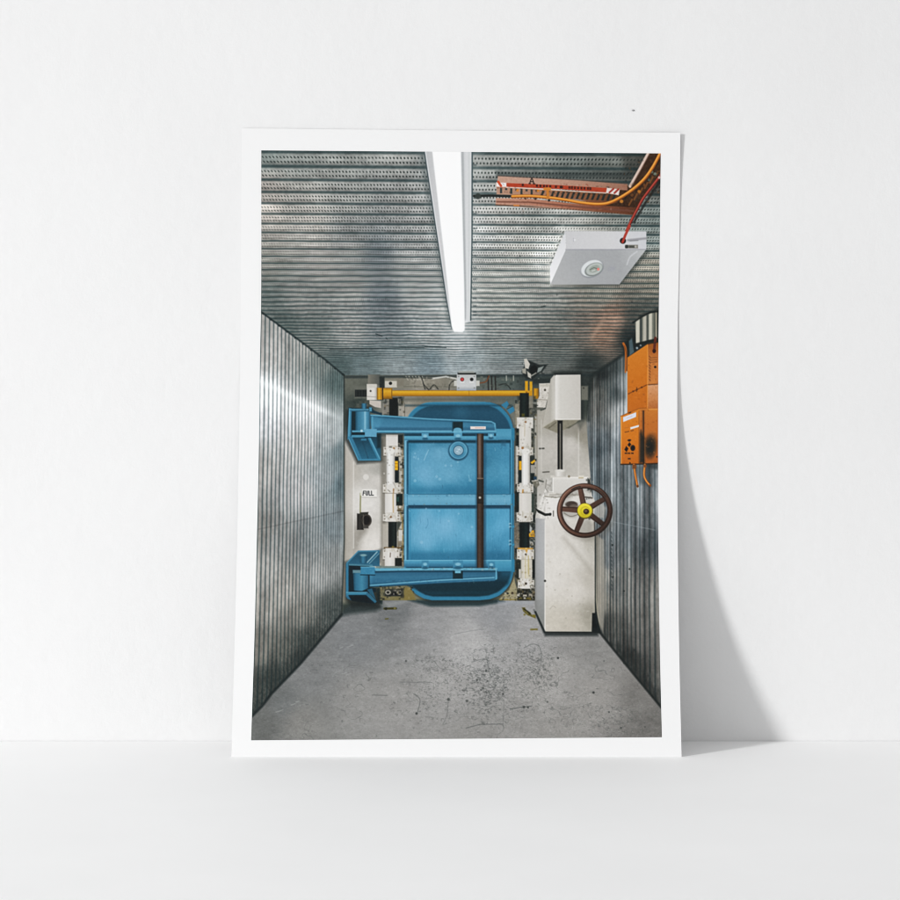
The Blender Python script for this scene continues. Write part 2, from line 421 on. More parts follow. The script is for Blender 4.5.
    lw = field([(264, 322, (150, 148, 144)), (270, 350, (170, 166, 162)), (300, 350, (146, 146, 142)), (320, 362, (114, 121, 117)), (340, 380, (78, 96, 95)), (262, 395, (205, 205, 206)), (266, 420, (196, 195, 198)), (262, 470, (160, 156, 152)), (300, 415, (190, 188, 189)), (300, 445, (178, 175, 173)), (330, 440, (150, 155, 156)), (341, 450, (96, 112, 116)),
                (341, 485, (88, 106, 112)), (300, 490, (162, 160, 160)), (325, 480, (140, 147, 150)), (260, 530, (130, 127, 122)), (285, 540, (126, 126, 124)), (310, 540, (116, 121, 122)), (335, 528, (112, 122, 126)), (320, 575, (140, 140, 138)), (335, 560, (128, 131, 130)), (262, 570, (148, 145, 140)), (285, 590, (140, 136, 130)), (262, 610, (142, 137, 130)), (300, 615, (116, 113, 106)), (335, 605, (76, 82, 79)),
                (258, 650, (118, 114, 106)), (285, 650, (92, 91, 84)), (310, 640, (66, 70, 66)), (256, 690, (70, 73, 68)), (275, 680, (56, 61, 57)), (300, 660, (52, 57, 54))], 3.2, 4)

    def wl(x, y):
        xl = np.interp(y, [p[0] for p in PIC_L], [p[1] for p in PIC_L]); xr = 344 - 2.5 * np.clip((y - 375) / 240, 0, 1)
        xp = 344 - (xr - x) * 85.1 / (xr - xl)
        xp = xp + .7 * fbm(x * .02, y * .025, 66, 2)
        n = (1 / (513 - np.clip(xp, 200, 400)) - 1 / 254.1) / 7.3e-5 - .02
        fr = n - np.floor(n); de = np.minimum(fr, 1 - fr)
        rib = np.clip((de - .06) / .24, 0, 1); rib = rib * rib * (3 - 2 * rib)
        c = lw(x, y); c = c + .2 * (c.mean(-1, keepdims=True) - c)
        c = c * (1.12 + .26 * fbm(n * 1.0, y * .012, 61, 2) + .22 * fbm(n * .5, y * .05, 64, 3) + .20 * fbm(x * .3, y * .22, 62, 3))[..., None]
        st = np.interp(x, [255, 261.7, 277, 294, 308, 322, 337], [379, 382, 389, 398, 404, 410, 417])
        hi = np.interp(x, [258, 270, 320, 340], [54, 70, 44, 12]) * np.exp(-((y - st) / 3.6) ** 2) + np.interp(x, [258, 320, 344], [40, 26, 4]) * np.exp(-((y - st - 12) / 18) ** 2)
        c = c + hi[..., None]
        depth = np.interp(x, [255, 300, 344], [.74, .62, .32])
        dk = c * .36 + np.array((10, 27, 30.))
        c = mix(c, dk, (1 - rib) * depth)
        se = np.exp(-((y - np.interp(x, [255, 344], [530, 511])) / .8) ** 2)
        c = c * (1 - .12 * se)[..., None]
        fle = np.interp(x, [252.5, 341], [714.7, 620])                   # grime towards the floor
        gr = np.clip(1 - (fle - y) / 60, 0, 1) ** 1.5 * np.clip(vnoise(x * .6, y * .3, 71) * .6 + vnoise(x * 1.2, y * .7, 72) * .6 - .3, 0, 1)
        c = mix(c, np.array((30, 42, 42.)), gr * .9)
        return c + (9 * fbm(x * .8, y * .5, 63, 2))[..., None]
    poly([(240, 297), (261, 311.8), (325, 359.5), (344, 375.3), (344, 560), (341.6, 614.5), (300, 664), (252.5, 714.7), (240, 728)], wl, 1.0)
    line([(250, 304), (261, 311.8), (325, 359.5), (344, 375.3)], 1.8, (34, 48, 50), 1.2, .85)
    for i in range(11):
        q = i / 10.0; dot(263 + 80 * q, 313.5 + 61 * q, 1.0, (26, 38, 40), .7)
    line([(344.2, 375), (344.2, 540), (341.8, 613)], 1.3, (38, 48, 46), 1.2, .8)
    line([(341.6, 614.5), (300, 664), (272, 693), (262, 706), (250, 718)], 2.6, (26, 36, 37), 1.8, .9)
    # ------------------------------------------------ right wall of corrugated sheet
    part(5, 'printed_wall')
    rw = field([(592, 384, (70, 74, 68)), (600, 392, (122, 122, 112)), (598, 410, (118, 116, 108)), (606, 385, (88, 98, 96)), (615, 392, (82, 98, 100)), (622, 385, (130, 142, 146)), (612, 418, (164, 168, 166)), (624, 412, (196, 204, 208)), (622, 432, (170, 180, 188)), (604, 420, (120, 126, 124)), (590, 440, (110, 122, 128)), (598, 450, (82, 102, 112)), (604, 440, (100, 116, 124)),
                (612, 460, (130, 144, 152)), (596, 480, (84, 104, 114)), (606, 495, (112, 128, 136)), (618, 490, (128, 142, 148)), (632, 490, (122, 136, 142)), (650, 480, (112, 122, 128)), (655, 500, (126, 134, 138)), (640, 510, (120, 132, 138)), (652, 545, (86, 98, 104)), (625, 535, (112, 124, 130)), (608, 560, (118, 126, 130)), (601, 575, (166, 160, 146)), (600, 600, (146, 139, 122)), (615, 590, (122, 124, 120)), (632, 590, (128, 126, 120)), (650, 590, (140, 136, 128)), (645, 620, (126, 122, 114)),
                (640, 645, (112, 108, 101)), (656, 680, (104, 101, 94)), (610, 625, (88, 87, 80)), (630, 655, (66, 66, 61)), (648, 685, (60, 61, 57)), (640, 350, (60, 74, 76)), (615, 365, (66, 80, 80)), (602, 375, (40, 50, 50))], 3.4, 3)

    def wr(x, y):
        xp = x - .9 * np.clip((y - 600) / 100, 0, 1) * (x - 600) / 60 + .8 * fbm(x * .02, y * .02, 76, 2)
        n = -1 / (np.clip(xp, 560, 700) - 485) / 1.9e-4
        fr = n - np.floor(n); de = np.minimum(fr, 1 - fr)
        rib = np.clip((de - .05) / .26, 0, 1); rib = rib * rib * (3 - 2 * rib)
        c = rw(x, y); c = c + .45 * (c.mean(-1, keepdims=True) - c)
        c = c * (.93 + .55 * fbm(n * 1.0, y * .009, 81, 2) + .20 * fbm(n * .6, y * .06, 84, 3) + .20 * fbm(x * .4, y * .2, 82, 3))[..., None]
        hi = fbm(n * 1.1, y * .008, 85, 2)
        c = c + (np.clip(hi, 0, 1) * 150 * np.clip((560 - y) / 60, 0, 1))[..., None]
        low = np.clip((y - 500) / 80, 0, 1)
        dk = c * .40 + np.array((8, 20, 22.))
        c = mix(c, dk, (1 - rib) * (.55 + .2 * low))
        fle = 633 + (x - 600.7) * 1.227
        gr = np.clip(1 - (fle - y) / 34, 0, 1) * np.clip(vnoise(x * .5, y * .2, 91) - .25, 0, 1)
        c = mix(c, np.array((30, 38, 36.)), gr)
        return c + (8 * fbm(x * .8, y * .5, 83, 2))[..., None]
    poly([(594, 374), (634, 347), (670, 322), (670, 716), (660.7, 706.7), (600.7, 633), (597, 600), (595, 545), (590, 470), (586.5, 424), (589, 400)], wr, 1.0)
    line([(590, 377), (634, 347.5), (652, 335)], 3.2, (34, 44, 44), 2.5, .8)
    line([(594.5, 374), (589.5, 384), (588.6, 420)], 3, (36, 44, 42), 3, .7)
    line([(600.2, 386), (600.2, 400)], 1.1, (44, 52, 50), 1, .8)
    line([(600.7, 633.5), (632, 672), (668, 715.5)], 2.2, (28, 34, 33), 1.6, .9)
    poly([(595.4, 534), (604, 540), (606, 600), (603, 633), (597, 618)], gx((595, (116, 110, 96)), (600, (166, 160, 148)), (606, (140, 138, 130))), 2, .7, False)
    for yy in range(532, 590, 4):
        line([(611.5, yy), (611.8, yy + 2.2)], .9, (40, 52, 54), .9, .65)
    line([(603, 520), (655, 530)], .8, (150, 160, 164), 1, .4)
    for (x, y) in ((612.5, 545), (613, 577), (624, 591), (629.5, 569), (624, 663), (634, 650)):
        dot(x, y, .9, (40, 46, 44), .8)
    poly([(592, 612), (596.5, 612), (597.5, 617), (601, 633.5), (591.5, 632.6)], (16, 24, 25), 1.2)
    line([(594.9, 535), (594.9, 600), (596.6, 622), (600.5, 632)], 1.7, (24, 34, 34), 1, .95)

    # ------------------------------------------------ strip light
    poly([(420, 150), (432, 150), (452, 330), (444, 330)], (206, 208, 206), 12, .16, False); poly([(472, 150), (482, 150), (478, 330), (466, 334)], (212, 214, 212), 14, .24, False); ell(459, 336, 14, 8, (206, 212, 214), 0, 14, .3, False)
    part(10, 'printed_ceiling_light')
    poly([(418.5, 149), (423.6, 149), (452, 329), (448, 324)], (52, 66, 68), 5, .4, False)
    poly([(423.6, 148), (472.6, 148), (472.3, 240), (470.8, 321.7), (464.6, 323), (453, 331), (451.4, 326)], gx((424, (178, 180, 182)), (440, (196, 196, 198)), (461, (186, 188, 190)), (467, (206, 208, 210)), (472, (186, 190, 190))), .9)
    line([(423.9, 149), (446.7, 300.6), (451.8, 328)], 1.2, (70, 84, 88), .9)
    line([(425.2, 149), (447.6, 300.6), (452.4, 328)], .9, (214, 216, 218), .9, .8)
    line([(472.2, 149), (472.0, 240), (470.6, 320)], 1.4, (72, 88, 92), .9)
    line([(470.6, 149), (470.6, 240), (469.4, 320)], 1.0, (216, 219, 220), .9, .8)
    poly([(461.2, 149), (463.6, 149), (466.4, 300), (466, 320), (464.2, 322)], (160, 164, 166), 1.2, .8, False)
    for i in range(14):
        f = i / 13.0; y = 165 + 150 * (1 - (1 - f) ** 1.5)
        box(473, y - .8, 476.5, y + .8, (44, 60, 64), 1.2, .5, False)
    part(11, 'printed_diffuser', 10)
    poly([(431.9, 148), (460.8, 148), (464.2, 290), (464.7, 329.5), (462.6, 332.2), (454.2, 332), (451.8, 326), (445, 262)], (251, 252, 252), 1.4)
    box(452, 320, 466, 333, (250, 251, 251), 5, .25, False)

    # ------------------------------------------------ cable tray, hazard tape and cables on the ceiling
    part(12, 'printed_cable_tray')
    box(496, 171, 640, 178, (28, 38, 38), 5, .55, False)
    poly([(630, 186), (648.5, 152), (664, 152), (664, 168), (650, 190), (640, 205), (634, 214.5), (612, 211.5), (597, 200), (612, 190)], noisy((66, 42, 24), 16, .5, seed=101), 1.2)
    for k in range(7):
        x, y = 625 + k * 5.2, 199 - k * 5.6
        line([(x, y), (x + 2.5, y - 5)], 1.5, (30, 30, 26), 1, .8)
        line([(x + 4, y + 6), (x + 7, y + .5)], 1.8, (128, 82, 40), 1, .8)
    for (x, y, r, c) in ((621.5, 201.3, 1.8, (196, 128, 44)), (639, 191.5, 1.6, (190, 120, 40)), (632, 195, 1.5, (120, 74, 36)), (645, 186, 1.6, (110, 66, 30)), (652, 172, 1.4, (96, 112, 100)), (649, 180, 1.3, (80, 96, 92)), (655, 174, 1.6, (120, 132, 118))):
        dot(x, y, r, c, .85)
    poly([(498, 176), (530, 177.8), (580, 180.5), (627.5, 184.2), (627.5, 190.5), (580, 186.8), (497, 183.4)], noisy(gx((498, (186, 148, 130)), (560, (180, 140, 122)), (628, (150, 108, 88))), 9, .8, seed=103), .9)
    line([(498, 175.8), (530, 177.4), (580, 180), (627, 183.6)], .9, (90, 76, 68), .9, .7)
    # slotted web
    poly([(496.5, 187), (530, 188.4), (580, 191), (622, 194), (617, 203), (600, 205), (580, 200), (546, 196), (512, 195), (496.5, 194.5)], gx((497, (176, 138, 118)), (540, (166, 120, 92)), (600, (120, 76, 46)), (622, (84, 54, 30))), .9)
    for k in range(24):
        x = 500 + k * 5.1; y = 187.5 + (x - 497) * .055
        if k < 8:
            box(x, y + (k % 2) * .2, x + 2.1, y + (5.6 if k % 2 == 0 else 2.2), (40, 56, 58), .9, .9, False)
        else:
            poly([(x + 1.6, y + .6), (x + 3.9, y + .8), (x + 1.4, y + 7.2), (x - .9, y + 7)], (34, 46, 46), .9, .9, False)
    dot(517.5, 190.3, 1.4, (206, 128, 50)); dot(538, 190.5, 1.5, (206, 128, 50))
    poly([(496, 198), (530, 198.6), (580, 204.3), (636, 207.5), (633.5, 214.5), (580, 209.6), (530, 205.8), (495.6, 204.5)], noisy(gx((496, (188, 142, 122)), (560, (170, 112, 88)), (600, (128, 76, 52)), (634, (96, 56, 34))), 8, .8, seed=104), .9)
    line([(497, 201.7), (530, 202.3), (580, 207), (633, 211)], 1.7, (112, 72, 58), 1.2, .8)
    line([(496, 204.8), (580, 210), (632, 214.6)], .9, (110, 60, 34), .9, .8)
    line([(514, 205.3), (519, 205.6)], 1.2, (214, 130, 60), .9)
    line([(648.8, 152), (640, 168.5), (630, 186.4)], 2.7, (206, 180, 166), .9)
    line([(649.9, 153), (641.4, 168.8), (631.4, 186.4)], .8, (120, 90, 76), .8, .8)
    clutter(497, 186, 616, 196, 90, 560, [(60, 44, 34), (96, 62, 40), (150, 96, 60), (36, 40, 38), (188, 140, 116)], .8, 2.4, .5); clutter(500, 199, 632, 212, 50, 561, [(96, 56, 38), (120, 76, 56), (186, 140, 118)], .8, 3, .3); clutter(624, 160, 660, 208, 46, 562, [(30, 26, 22), (110, 68, 34), (52, 60, 54), (150, 96, 44)], .9, 3, .55)
    part(13, 'printed_hazard_tape', 12)
    poly([(496.2, 182.6), (506.5, 183), (560, 185.2), (606, 188), (619.6, 189.4), (618.6, 195), (606, 192.6), (560, 189), (530, 188), (496.2, 187)], (176, 66, 36), .8)
    poly([(496.2, 182.4), (506.4, 182.8), (506.4, 187), (496.2, 186.8)], (226, 220, 216), .8)
    line([(498.3, 181.8), (501, 185.8)], 2.3, (204, 78, 40), .8); line([(502.5, 183), (504, 185)], 1.0, (190, 184, 190), .8)
    poly([(607, 187.8), (619.8, 189.4), (618.6, 195.2), (606, 192.9)], (214, 206, 200), .8)
    for k in range(2):
        line([(609.5 + k * 5, 192.4 + k * .6), (613.4 + k * 5, 188.9 + k * .4)], 1.8, (160, 50, 36), .8)
    line([(506.5, 187.2), (541, 189), (580, 191.5), (606, 193)], .9, (226, 214, 206), .8, .9)
    for x in (522.8, 537, 540.5, 544, 547, 550.3, 556, 560.8, 562, 569.5, 572, 575, 578.2, 581.5, 584.6, 588, 590.4):
        y = 184.6 + (x - 522) * .054
        box(x - 1.0, y - .9, x + .9, y + 1.5, (40, 22, 18), .8, .9, False)
        dot(x + .2, y + .3, .4, (150, 60, 34), .7)
    line([(529.6, 183.4), (531.8, 177.6), (534.0, 183.6)], .9, (36, 32, 30), .8); line([(530.3, 181.6), (533.4, 181.8)], .8, (36, 32, 30), .8); line([(528.9, 183.6), (530.6, 183.7)], .8, (36, 32, 30), .8); line([(533, 183.8), (535, 183.9)], .8, (36, 32, 30), .8)
    clutter(507, 183.5, 606, 192, 50, 563, [(120, 44, 26), (206, 92, 54), (90, 36, 24)], .7, 1.8, .4)
    part(14, 'printed_cable')
    line([(474, 196), (490, 195.6), (514, 196.4)], 2.5, (36, 42, 40), .9, 1, True); dot(478, 196.2, 3.0, (58, 66, 62), .9)
    cable([(512.5, 196.5), (530, 196.2), (547, 197.4), (565, 199.8), (582, 202.8), (599.6, 204.2), (612.2, 201.7), (629, 192.2), (642.8, 180.6), (652.3, 168), (661, 152)], 3.2, (150, 84, 24), (222, 136, 44), (240, 168, 84))
    box(546.3, 187.5, 549.2, 199, (196, 122, 48), .9, 1, False); box(543.5, 187.6, 551, 190.2, (206, 126, 48), .9, 1, False); dot(549, 200.3, 1.2, (40, 46, 42)); dot(535.5, 198.8, 1.1, (60, 50, 40)); dot(525.5, 198.6, 1, (90, 60, 40))
    part(15, 'printed_cable')
    line(curve([(661, 180), (648, 199), (640, 212), (634, 222)]), 2.4, (30, 30, 28), 1.5, .75)
    cable([(662, 172), (659.2, 177.4), (643.9, 197.5), (637.5, 209), (629.6, 224.4), (622.4, 241)], 2.7, (98, 30, 26), (158, 56, 44), (192, 90, 72))
    dot(659.3, 177.6, 1.4, (206, 184, 176), .8)

    # ------------------------------------------------ white alarm box on the ceiling
    part(16, 'printed_alarm_box')
    poly([(563, 226), (545, 268), (550, 285), (566, 240)], (222, 222, 216), 6, .5, False)
    poly([(551, 286.5), (619, 286.5), (650, 252), (646, 249), (619, 282)], (50, 58, 56), 3, .55, False)
    poly([(565.7, 231), (646.3, 231.4), (646.3, 249.4), (565.7, 249.6)], gx((566, (194, 194, 196)), (610, (200, 200, 202)), (646, (196, 197, 202))), .8)
    poly([(565.7, 249.4), (646.3, 249.2), (619.4, 284.4), (550.3, 284.4)], lambda x, y: stops(x - (y - 250) * .3, [(545, (170, 171, 172)), (580, (160, 162, 164)), (615, (158, 160, 162)), (645, (178, 180, 181))]), .8)
    poly([(565.7, 230.6), (565.9, 249.6), (550.4, 284.4), (549.9, 267)], gy((231, (206, 207, 210)), (284, (236, 236, 238))), .8)
    line([(565.8, 249.5), (646, 249.4)], .9, (150, 150, 158), .8, .8)
    for k in range(8):
        x, y = 563.6 - k * 1.75, 236 + k * 4.3
        line([(x - 1, y - 3), (x - .2, y - 4.2)], 1.1, (70, 76, 74), .9, .7)
    dot(574.4, 240, 1.2, (222, 222, 226), .8); line([(573.6, 238.6), (573.6, 241.2)], .8, (150, 150, 156), .8, .6)
    ell(622.9, 240.8, 3.1, 3.0, (24, 28, 28), 0, .9, 1, False)
    line([(628, 240.2), (646, 238.4)], 2.2, (130, 130, 134), 1.4, .7)
    box(625, 244.8, 638, 248.4, (126, 124, 116), .9, 1, False); ell(626.7, 246.6, 1.7, 1.7, (56, 60, 58), 0, .9, 1, False); box(629, 245.6, 634.5, 247.8, (72, 74, 70), .9, .8, False); dot(635.6, 246.6, 1.1, (176, 172, 164), .9)
    line([(630, 241), (638, 240.5)], .9, (90, 92, 94), .9, .5)
    line(curve([(627, 264.6), (630, 257), (637, 251.6)]), 1.2, (206, 208, 212), 1.2, .6)
    line([(622.6, 242), (625.4, 235), (629.6, 226)], 2.5, (172, 60, 46), .9)
    part(17, 'printed_lens', 16)
    ell(592.2, 269, 11.9, 8.2, (138, 142, 146), -.42, 1.4)
    ell(591.8, 268.2, 11.2, 7.6, (208, 212, 214), -.42, 1)
    ell(593.8, 269.4, 9.6, 6.2, (120, 126, 124), -.42, 1)
    ell(594.2, 269.0, 8.6, 5.5, (176, 182, 178), -.42, 1)
    ell(594.4, 268.8, 5.6, 3.4, (150, 158, 150), -.42, 1.2)
    line([(590, 269.6), (594, 267.6), (597, 268.6)], .8, (96, 104, 98), .8, .8); line([(592, 271), (595, 270)], .8, (206, 210, 206), .8, .8)
    dot(598.3, 269.2, 1.3, (228, 128, 120))
    ell(612, 268.6, 3.2, 2.2, (150, 152, 160), -.4, 3, .6, False)

    # ------------------------------------------------ yellow pipe, brackets and switch box over the door
    part(20, 'printed_pipe_bracket')
    box(368, 374.5, 380, 385, gx((368, (120, 118, 108)), (380, (80, 84, 80))), 1.2)
    box(354.5, 386, 367, 398.5, (104, 106, 98), 2, .8, False); box(355, 389.8, 367, 396.8, (26, 32, 32), 1.2, 1, False)
    for k in range(4): box(356 + k * 2.8, 390, 357 + k * 2.8, 396.5, (52, 58, 56), .9, .6, False)
    box(366.8, 384.5, 377.2, 400, gx((367, (196, 193, 186)), (374, (206, 203, 196)), (377, (160, 157, 150))), .9)
    box(367, 384, 376.5, 387.6, (190, 187, 178), .9); dot(370.6, 391, .9, (50, 48, 44)); line([(367, 396.5), (376, 397)], .8, (140, 136, 128), .8, .7)
    poly([(369.5, 400.2), (381, 401), (381, 408), (375, 407), (369.5, 404)], (184, 176, 166), .9)
    poly([(346.5, 402), (362, 398), (366, 404), (352, 408)], (44, 58, 56), 3, .5, False)
    box(384.8, 381, 397, 387.4, (186, 182, 170), .9); dot(390.5, 383.3, 1.6, (16, 20, 20))
    box(379.5, 377, 384.5, 390, (30, 38, 38), 1.5, .9, False); box(397, 379, 404, 386, (120, 116, 104), 1.5, .8, False)
    poly([(382, 397), (404, 397), (402, 418), (384, 416)], (52, 58, 54), 2, .75, False)
    box(387, 399, 401, 403.5, (132, 128, 118), 1.4, .7, False)
    box(389.5, 398, 397.8, 416, (22, 28, 28), 1.2)
    box(382.5, 403, 389, 414, (140, 136, 128), 1.4, .8, False); box(398.5, 406, 404.5, 416, (158, 154, 144), 1.2, .9, False)
    line([(404.6, 403), (404.6, 416)], .8, (90, 88, 80), .8, .7)
    for k in range(6):                                   # row of wire ends and conduits against the top of the wall
        line([(406 + k * 3.2, 376.5), (408 + k * 3.2, 380)], 1.1, (172, 168, 156), .9, .7)
    for P in ([(421, 376), (425, 389)], [(424, 385), (429, 390)], [(430, 389), (434, 385), (438, 389)], [(449, 390), (450, 384), (455, 380)]):
        line(curve(P), 1.2, (44, 46, 42), .9, .8)
    line([(404, 386.5), (455, 386.8)], 1, (96, 96, 86), 1, .6); line([(404, 399.5), (512, 399.2)], 3.0, (86, 90, 82), 3, .6)
    line([(432, 378.6), (446, 376.6), (457, 379)], 1.6, (190, 190, 184), .9, .9); line([(404, 377.5), (432, 378.4)], 1.2, (60, 66, 62), 1, .7)
    for x in (488, 491.5, 495.2): line([(x, 376.5), (x + .5, 391)], 1.4, (40, 38, 36), .9, .9)
    line(curve([(480, 383), (486, 381.5), (489, 376)]), 1.3, (118, 72, 44), .9, .9)
    line(curve([(499, 385), (506, 384), (510.5, 389)]), 1.1, (38, 44, 42), .9, .8)
    for x in (506.4, 513.5): line([(x, 376), (x, 380.5)], 1.0, (170, 170, 160), .9, .8)
    clutter(404, 376, 456, 389.5, 40, 520, [(70, 72, 64), (150, 146, 134), (90, 90, 80), (170, 166, 154)], .8, 3.2, .55); clutter(478, 376, 522, 389.5, 40, 521, [(36, 44, 42), (60, 66, 62), (128, 126, 116), (84, 86, 78)], .8, 3.2, .6); clutter(380, 397, 405, 415, 34, 522, GRIME, .9, 3.4, .7); clutter(353, 399, 368, 408, 14, 523, [(40, 50, 48), (84, 88, 80), (120, 118, 108)], 1, 4, .5)
    box(389.5, 399, 397.8, 416, (20, 26, 26), 1.2, 1, False)
    part(21, 'printed_pipe')
    tube = lambda x, y: stops(y, [(390.2, (150, 104, 18)), (391.6, (214, 164, 38)), (393, (206, 150, 24)), (395, (176, 122, 14)), (396.4, (120, 84, 16))])
    box(392, 390.3, 526, 396.2, tube, .9)
    box(376.8, 387.8, 382.4, 399.5, gx((376.8, (120, 86, 18)), (379, (208, 156, 34)), (382.4, (150, 104, 16))), 1)
    box(383, 388, 392.2, 399, lambda x, y: stops(y, [(388, (160, 114, 22)), (391, (210, 158, 36)), (395, (190, 134, 18)), (399, (120, 84, 14))]), 1)
    line([(382.7, 388), (382.7, 399.5)], 1, (40, 32, 14), .8, .9); line([(391.8, 389), (391.8, 398.6)], .9, (110, 78, 16), .8, .8)
    box(525, 381, 528, 399, (206, 150, 24), .9); box(529.6, 381.5, 532.4, 399, (206, 152, 26), .9); box(525.2, 390.5, 532.2, 398.8, (196, 138, 18), .9)
    box(533.5, 388.3, 538.6, 398.8, gx((533, (150, 104, 14)), (535.5, (204, 148, 24)), (538.6, (130, 90, 14))), 1)
    for y in (392.5, 396.5): dot(526.6, y, .8, (120, 80, 10), .8)
    line([(469, 391), (469, 396)], .8, (140, 98, 16), .8, .5)
    part(22, 'printed_pipe_bracket')
    box(533, 378, 556, 384, (30, 40, 40), 3, .7, False)
    box(517.5, 396, 536, 402, (44, 50, 46), 2, .7, False)
    poly([(539, 383.5), (551.5, 383), (550.5, 396), (547, 402), (546, 408), (536.5, 407), (537.5, 400), (539.5, 396)], noisy((194, 189, 180), 22, .6, seed=120), .9)
    line([(550.6, 386), (550, 396), (547.4, 402), (546.2, 408), (541, 410)], 1.5, (34, 40, 38), 1, .8)
    dot(545, 390, 1.1, (70, 66, 58)); box(539.5, 384.5, 549, 386.6, (176, 172, 160), .8, .8, False); line([(538, 399.5), (547, 400)], .9, (140, 134, 124), .8, .8); box(537, 407.5, 543, 410, (92, 94, 86), 1.2, .9, False)
    clutter(518, 398, 538, 410, 24, 524, GRIME, .9, 3, .7); box(519.8, 396, 528.8, 416, (16, 24, 24), 1, 1, False); clutter(537.5, 384, 551, 408, 12, 525, [(150, 146, 136), (112, 108, 98)], .8, 1.6, .7)
    part(23, 'printed_ceiling_bracket')
    poly([(521.5, 372), (527, 360), (533, 362), (540, 365), (547.8, 364.4), (542, 372), (536, 376), (533, 380), (526, 379)], (36, 44, 44), 1.6)
    clutter(522, 360, 546, 379, 22, 526, [(30, 38, 38), (70, 78, 76), (128, 130, 124), (18, 24, 24)], .9, 2.6, .7); poly([(524, 359), (526.5, 358.4), (530, 364), (528.5, 369), (525, 368)], (188, 184, 174), .9)
    poly([(522, 369), (526, 368), (526, 374), (522.5, 373)], (150, 148, 138), .9); poly([(527, 371), (531, 374), (531, 378.5), (528, 377)], (178, 174, 164), .9)
    ell(534, 370, 4.2, 4.6, (18, 24, 24), 0, 1.2); poly([(538, 368), (544, 366), (541, 371), (537, 373)], (130, 138, 134), 1); line([(531, 376), (536, 373)], 1.2, (170, 168, 158), .9, .8)
    part(24, 'printed_switch_box')
    for x0 in (454, 476): box(x0, 380.5, x0 + 3.6, 386, (184, 184, 176), .9)
    box(456.8, 374, 476.2, 390.6, gy((374, (176, 178, 178)), (386, (190, 192, 192)), (390, (150, 156, 160))), .9)
    box(457.6, 372.6, 476, 374.6, (42, 46, 44), .9); box(458.5, 371, 474, 372.8, (150, 154, 150), .9)
    for x in (458.6, 474.4):
        for y in (376.4, 388): dot(x, y, .7, (120, 122, 120), .8)
    box(460, 381.6, 464.5, 383, (206, 206, 204), .8, .8, False); box(469.5, 381.6, 474, 383, (206, 206, 204), .8, .8, False); dot(471.7, 379.4, 1.7, (36, 36, 36))
    part(25, 'printed_button', 24)
    dot(462.2, 379.4, 1.9, (84, 30, 30)); ell(462.2, 379.4, 1.5, 1.5, (186, 62, 62), 0, .9)

    # ------------------------------------------------ the blue steel door
    part(30, 'printed_door')
    slab = curve([(404, 437), (404.6, 428), (407.2, 419), (411, 412.5), (417.8, 406.5), (426.7, 402.8), (440, 402.2)], 4) + [(485, 402)] + curve([(490, 402.2), (498, 405), (505, 411), (510, 418), (513, 427), (514, 440)], 4) + \
        [(514, 565)] + curve([(513.2, 574), (510.6, 582.6), (506, 589.6), (499, 595.6), (490, 599.2)], 4) + [(480, 600.3), (432, 600.3)] + curve([(424, 598.6), (416.5, 594.5), (411, 589), (407, 583)], 4) + [(403.6, 572)]
    poly([(x + 1.2, y + 1.6) for x, y in slab], (24, 34, 34), 4, .7, False)
    poly(slab, (40, 116, 152), 1)
    cx, cy = 459, 501
    poly([(cx + (x - cx) * .957, cy + (y - cy) * .962) for x, y in slab], gy((405, (20, 66, 88)), (412, (26, 78, 104)), (440, (24, 72, 98)), (560, (20, 70, 96)), (585, (12, 52, 70)), (597, (14, 50, 62))), 1.6, 1, False)
    line(slab[:26], .9, (64, 140, 176), .9, .5)
    box(405, 404.5, 512, 406.5, (12, 44, 58), 2, .5, False)
    ell(461, 412, 7, 6, (54, 116, 146), 0, 8, .3, False)
    # body with two panels between rails
    box(403.6, 436, 513.4, 566, gx((403.6, (52, 124, 160)), (406, (110, 172, 206)), (408, (60, 130, 166))), .9)
    p1 = field([(410, 445, (44, 122, 158)), (418, 455, (84, 148, 186)), (440, 452, (96, 156, 192)), (425, 475, (98, 158, 196)), (450, 475, (92, 154, 190)), (415, 490, (58, 136, 174)), (450, 492, (44, 122, 160)), (470, 470, (78, 146, 182)), (472, 490, (42, 118, 156)), (472, 446, (60, 128, 164)), (490, 450, (52, 124, 160)), (495, 470, (66, 136, 172)), (503, 470, (72, 144, 182)), (508, 460, (58, 130, 168)), (495, 490, (44, 122, 160)), (440, 443, (48, 118, 152)), (486, 460, (44, 114, 148))], 3, 5)
    box(408, 441, 511, 494.2, noisy(p1, 6, .6, seed=140), .9)
    p2 = field([(411, 512, (66, 144, 184)), (425, 520, (98, 159, 198)), (445, 525, (104, 164, 203)), (425, 540, (99, 161, 200)), (440, 556, (54, 132, 170)), (415, 557, (52, 130, 168)), (470, 535, (90, 158, 198)), (472, 555, (46, 122, 160)), (470, 512, (72, 146, 184)), (490, 520, (62, 140, 180)), (500, 525, (84, 156, 198)), (508, 540, (62, 136, 176)), (495, 556, (44, 116, 154)), (440, 510, (74, 148, 188))], 3, 5)
    box(408, 505, 511, 561, noisy(p2, 6, .6, sx=1.6, sy=.3, seed=141), .9)
    for x0, x1 in ((406.5, 408.6), (509.6, 511)):
        box(x0, 441, x1, 494, (22, 76, 104), 1, .9, False); box(x0, 506, x1, 561, (22, 78, 108), 1, .9, False)
    box(408, 439.8, 511, 443, (14, 52, 68), 1.8, .9, False); box(408, 504.6, 511, 508.6, (18, 58, 80), 1.8, .9, False)
    box(408, 552, 511, 561.5, (28, 98, 134), 5, .6, False); box(408, 487, 511, 494, (36, 108, 144), 5, .55, False)
    line([(410, 444), (410, 493)], 1.4, (38, 112, 148), 1.6, .7); line([(410, 509), (410, 560)], 1.2, (40, 122, 162), 1.6, .7)
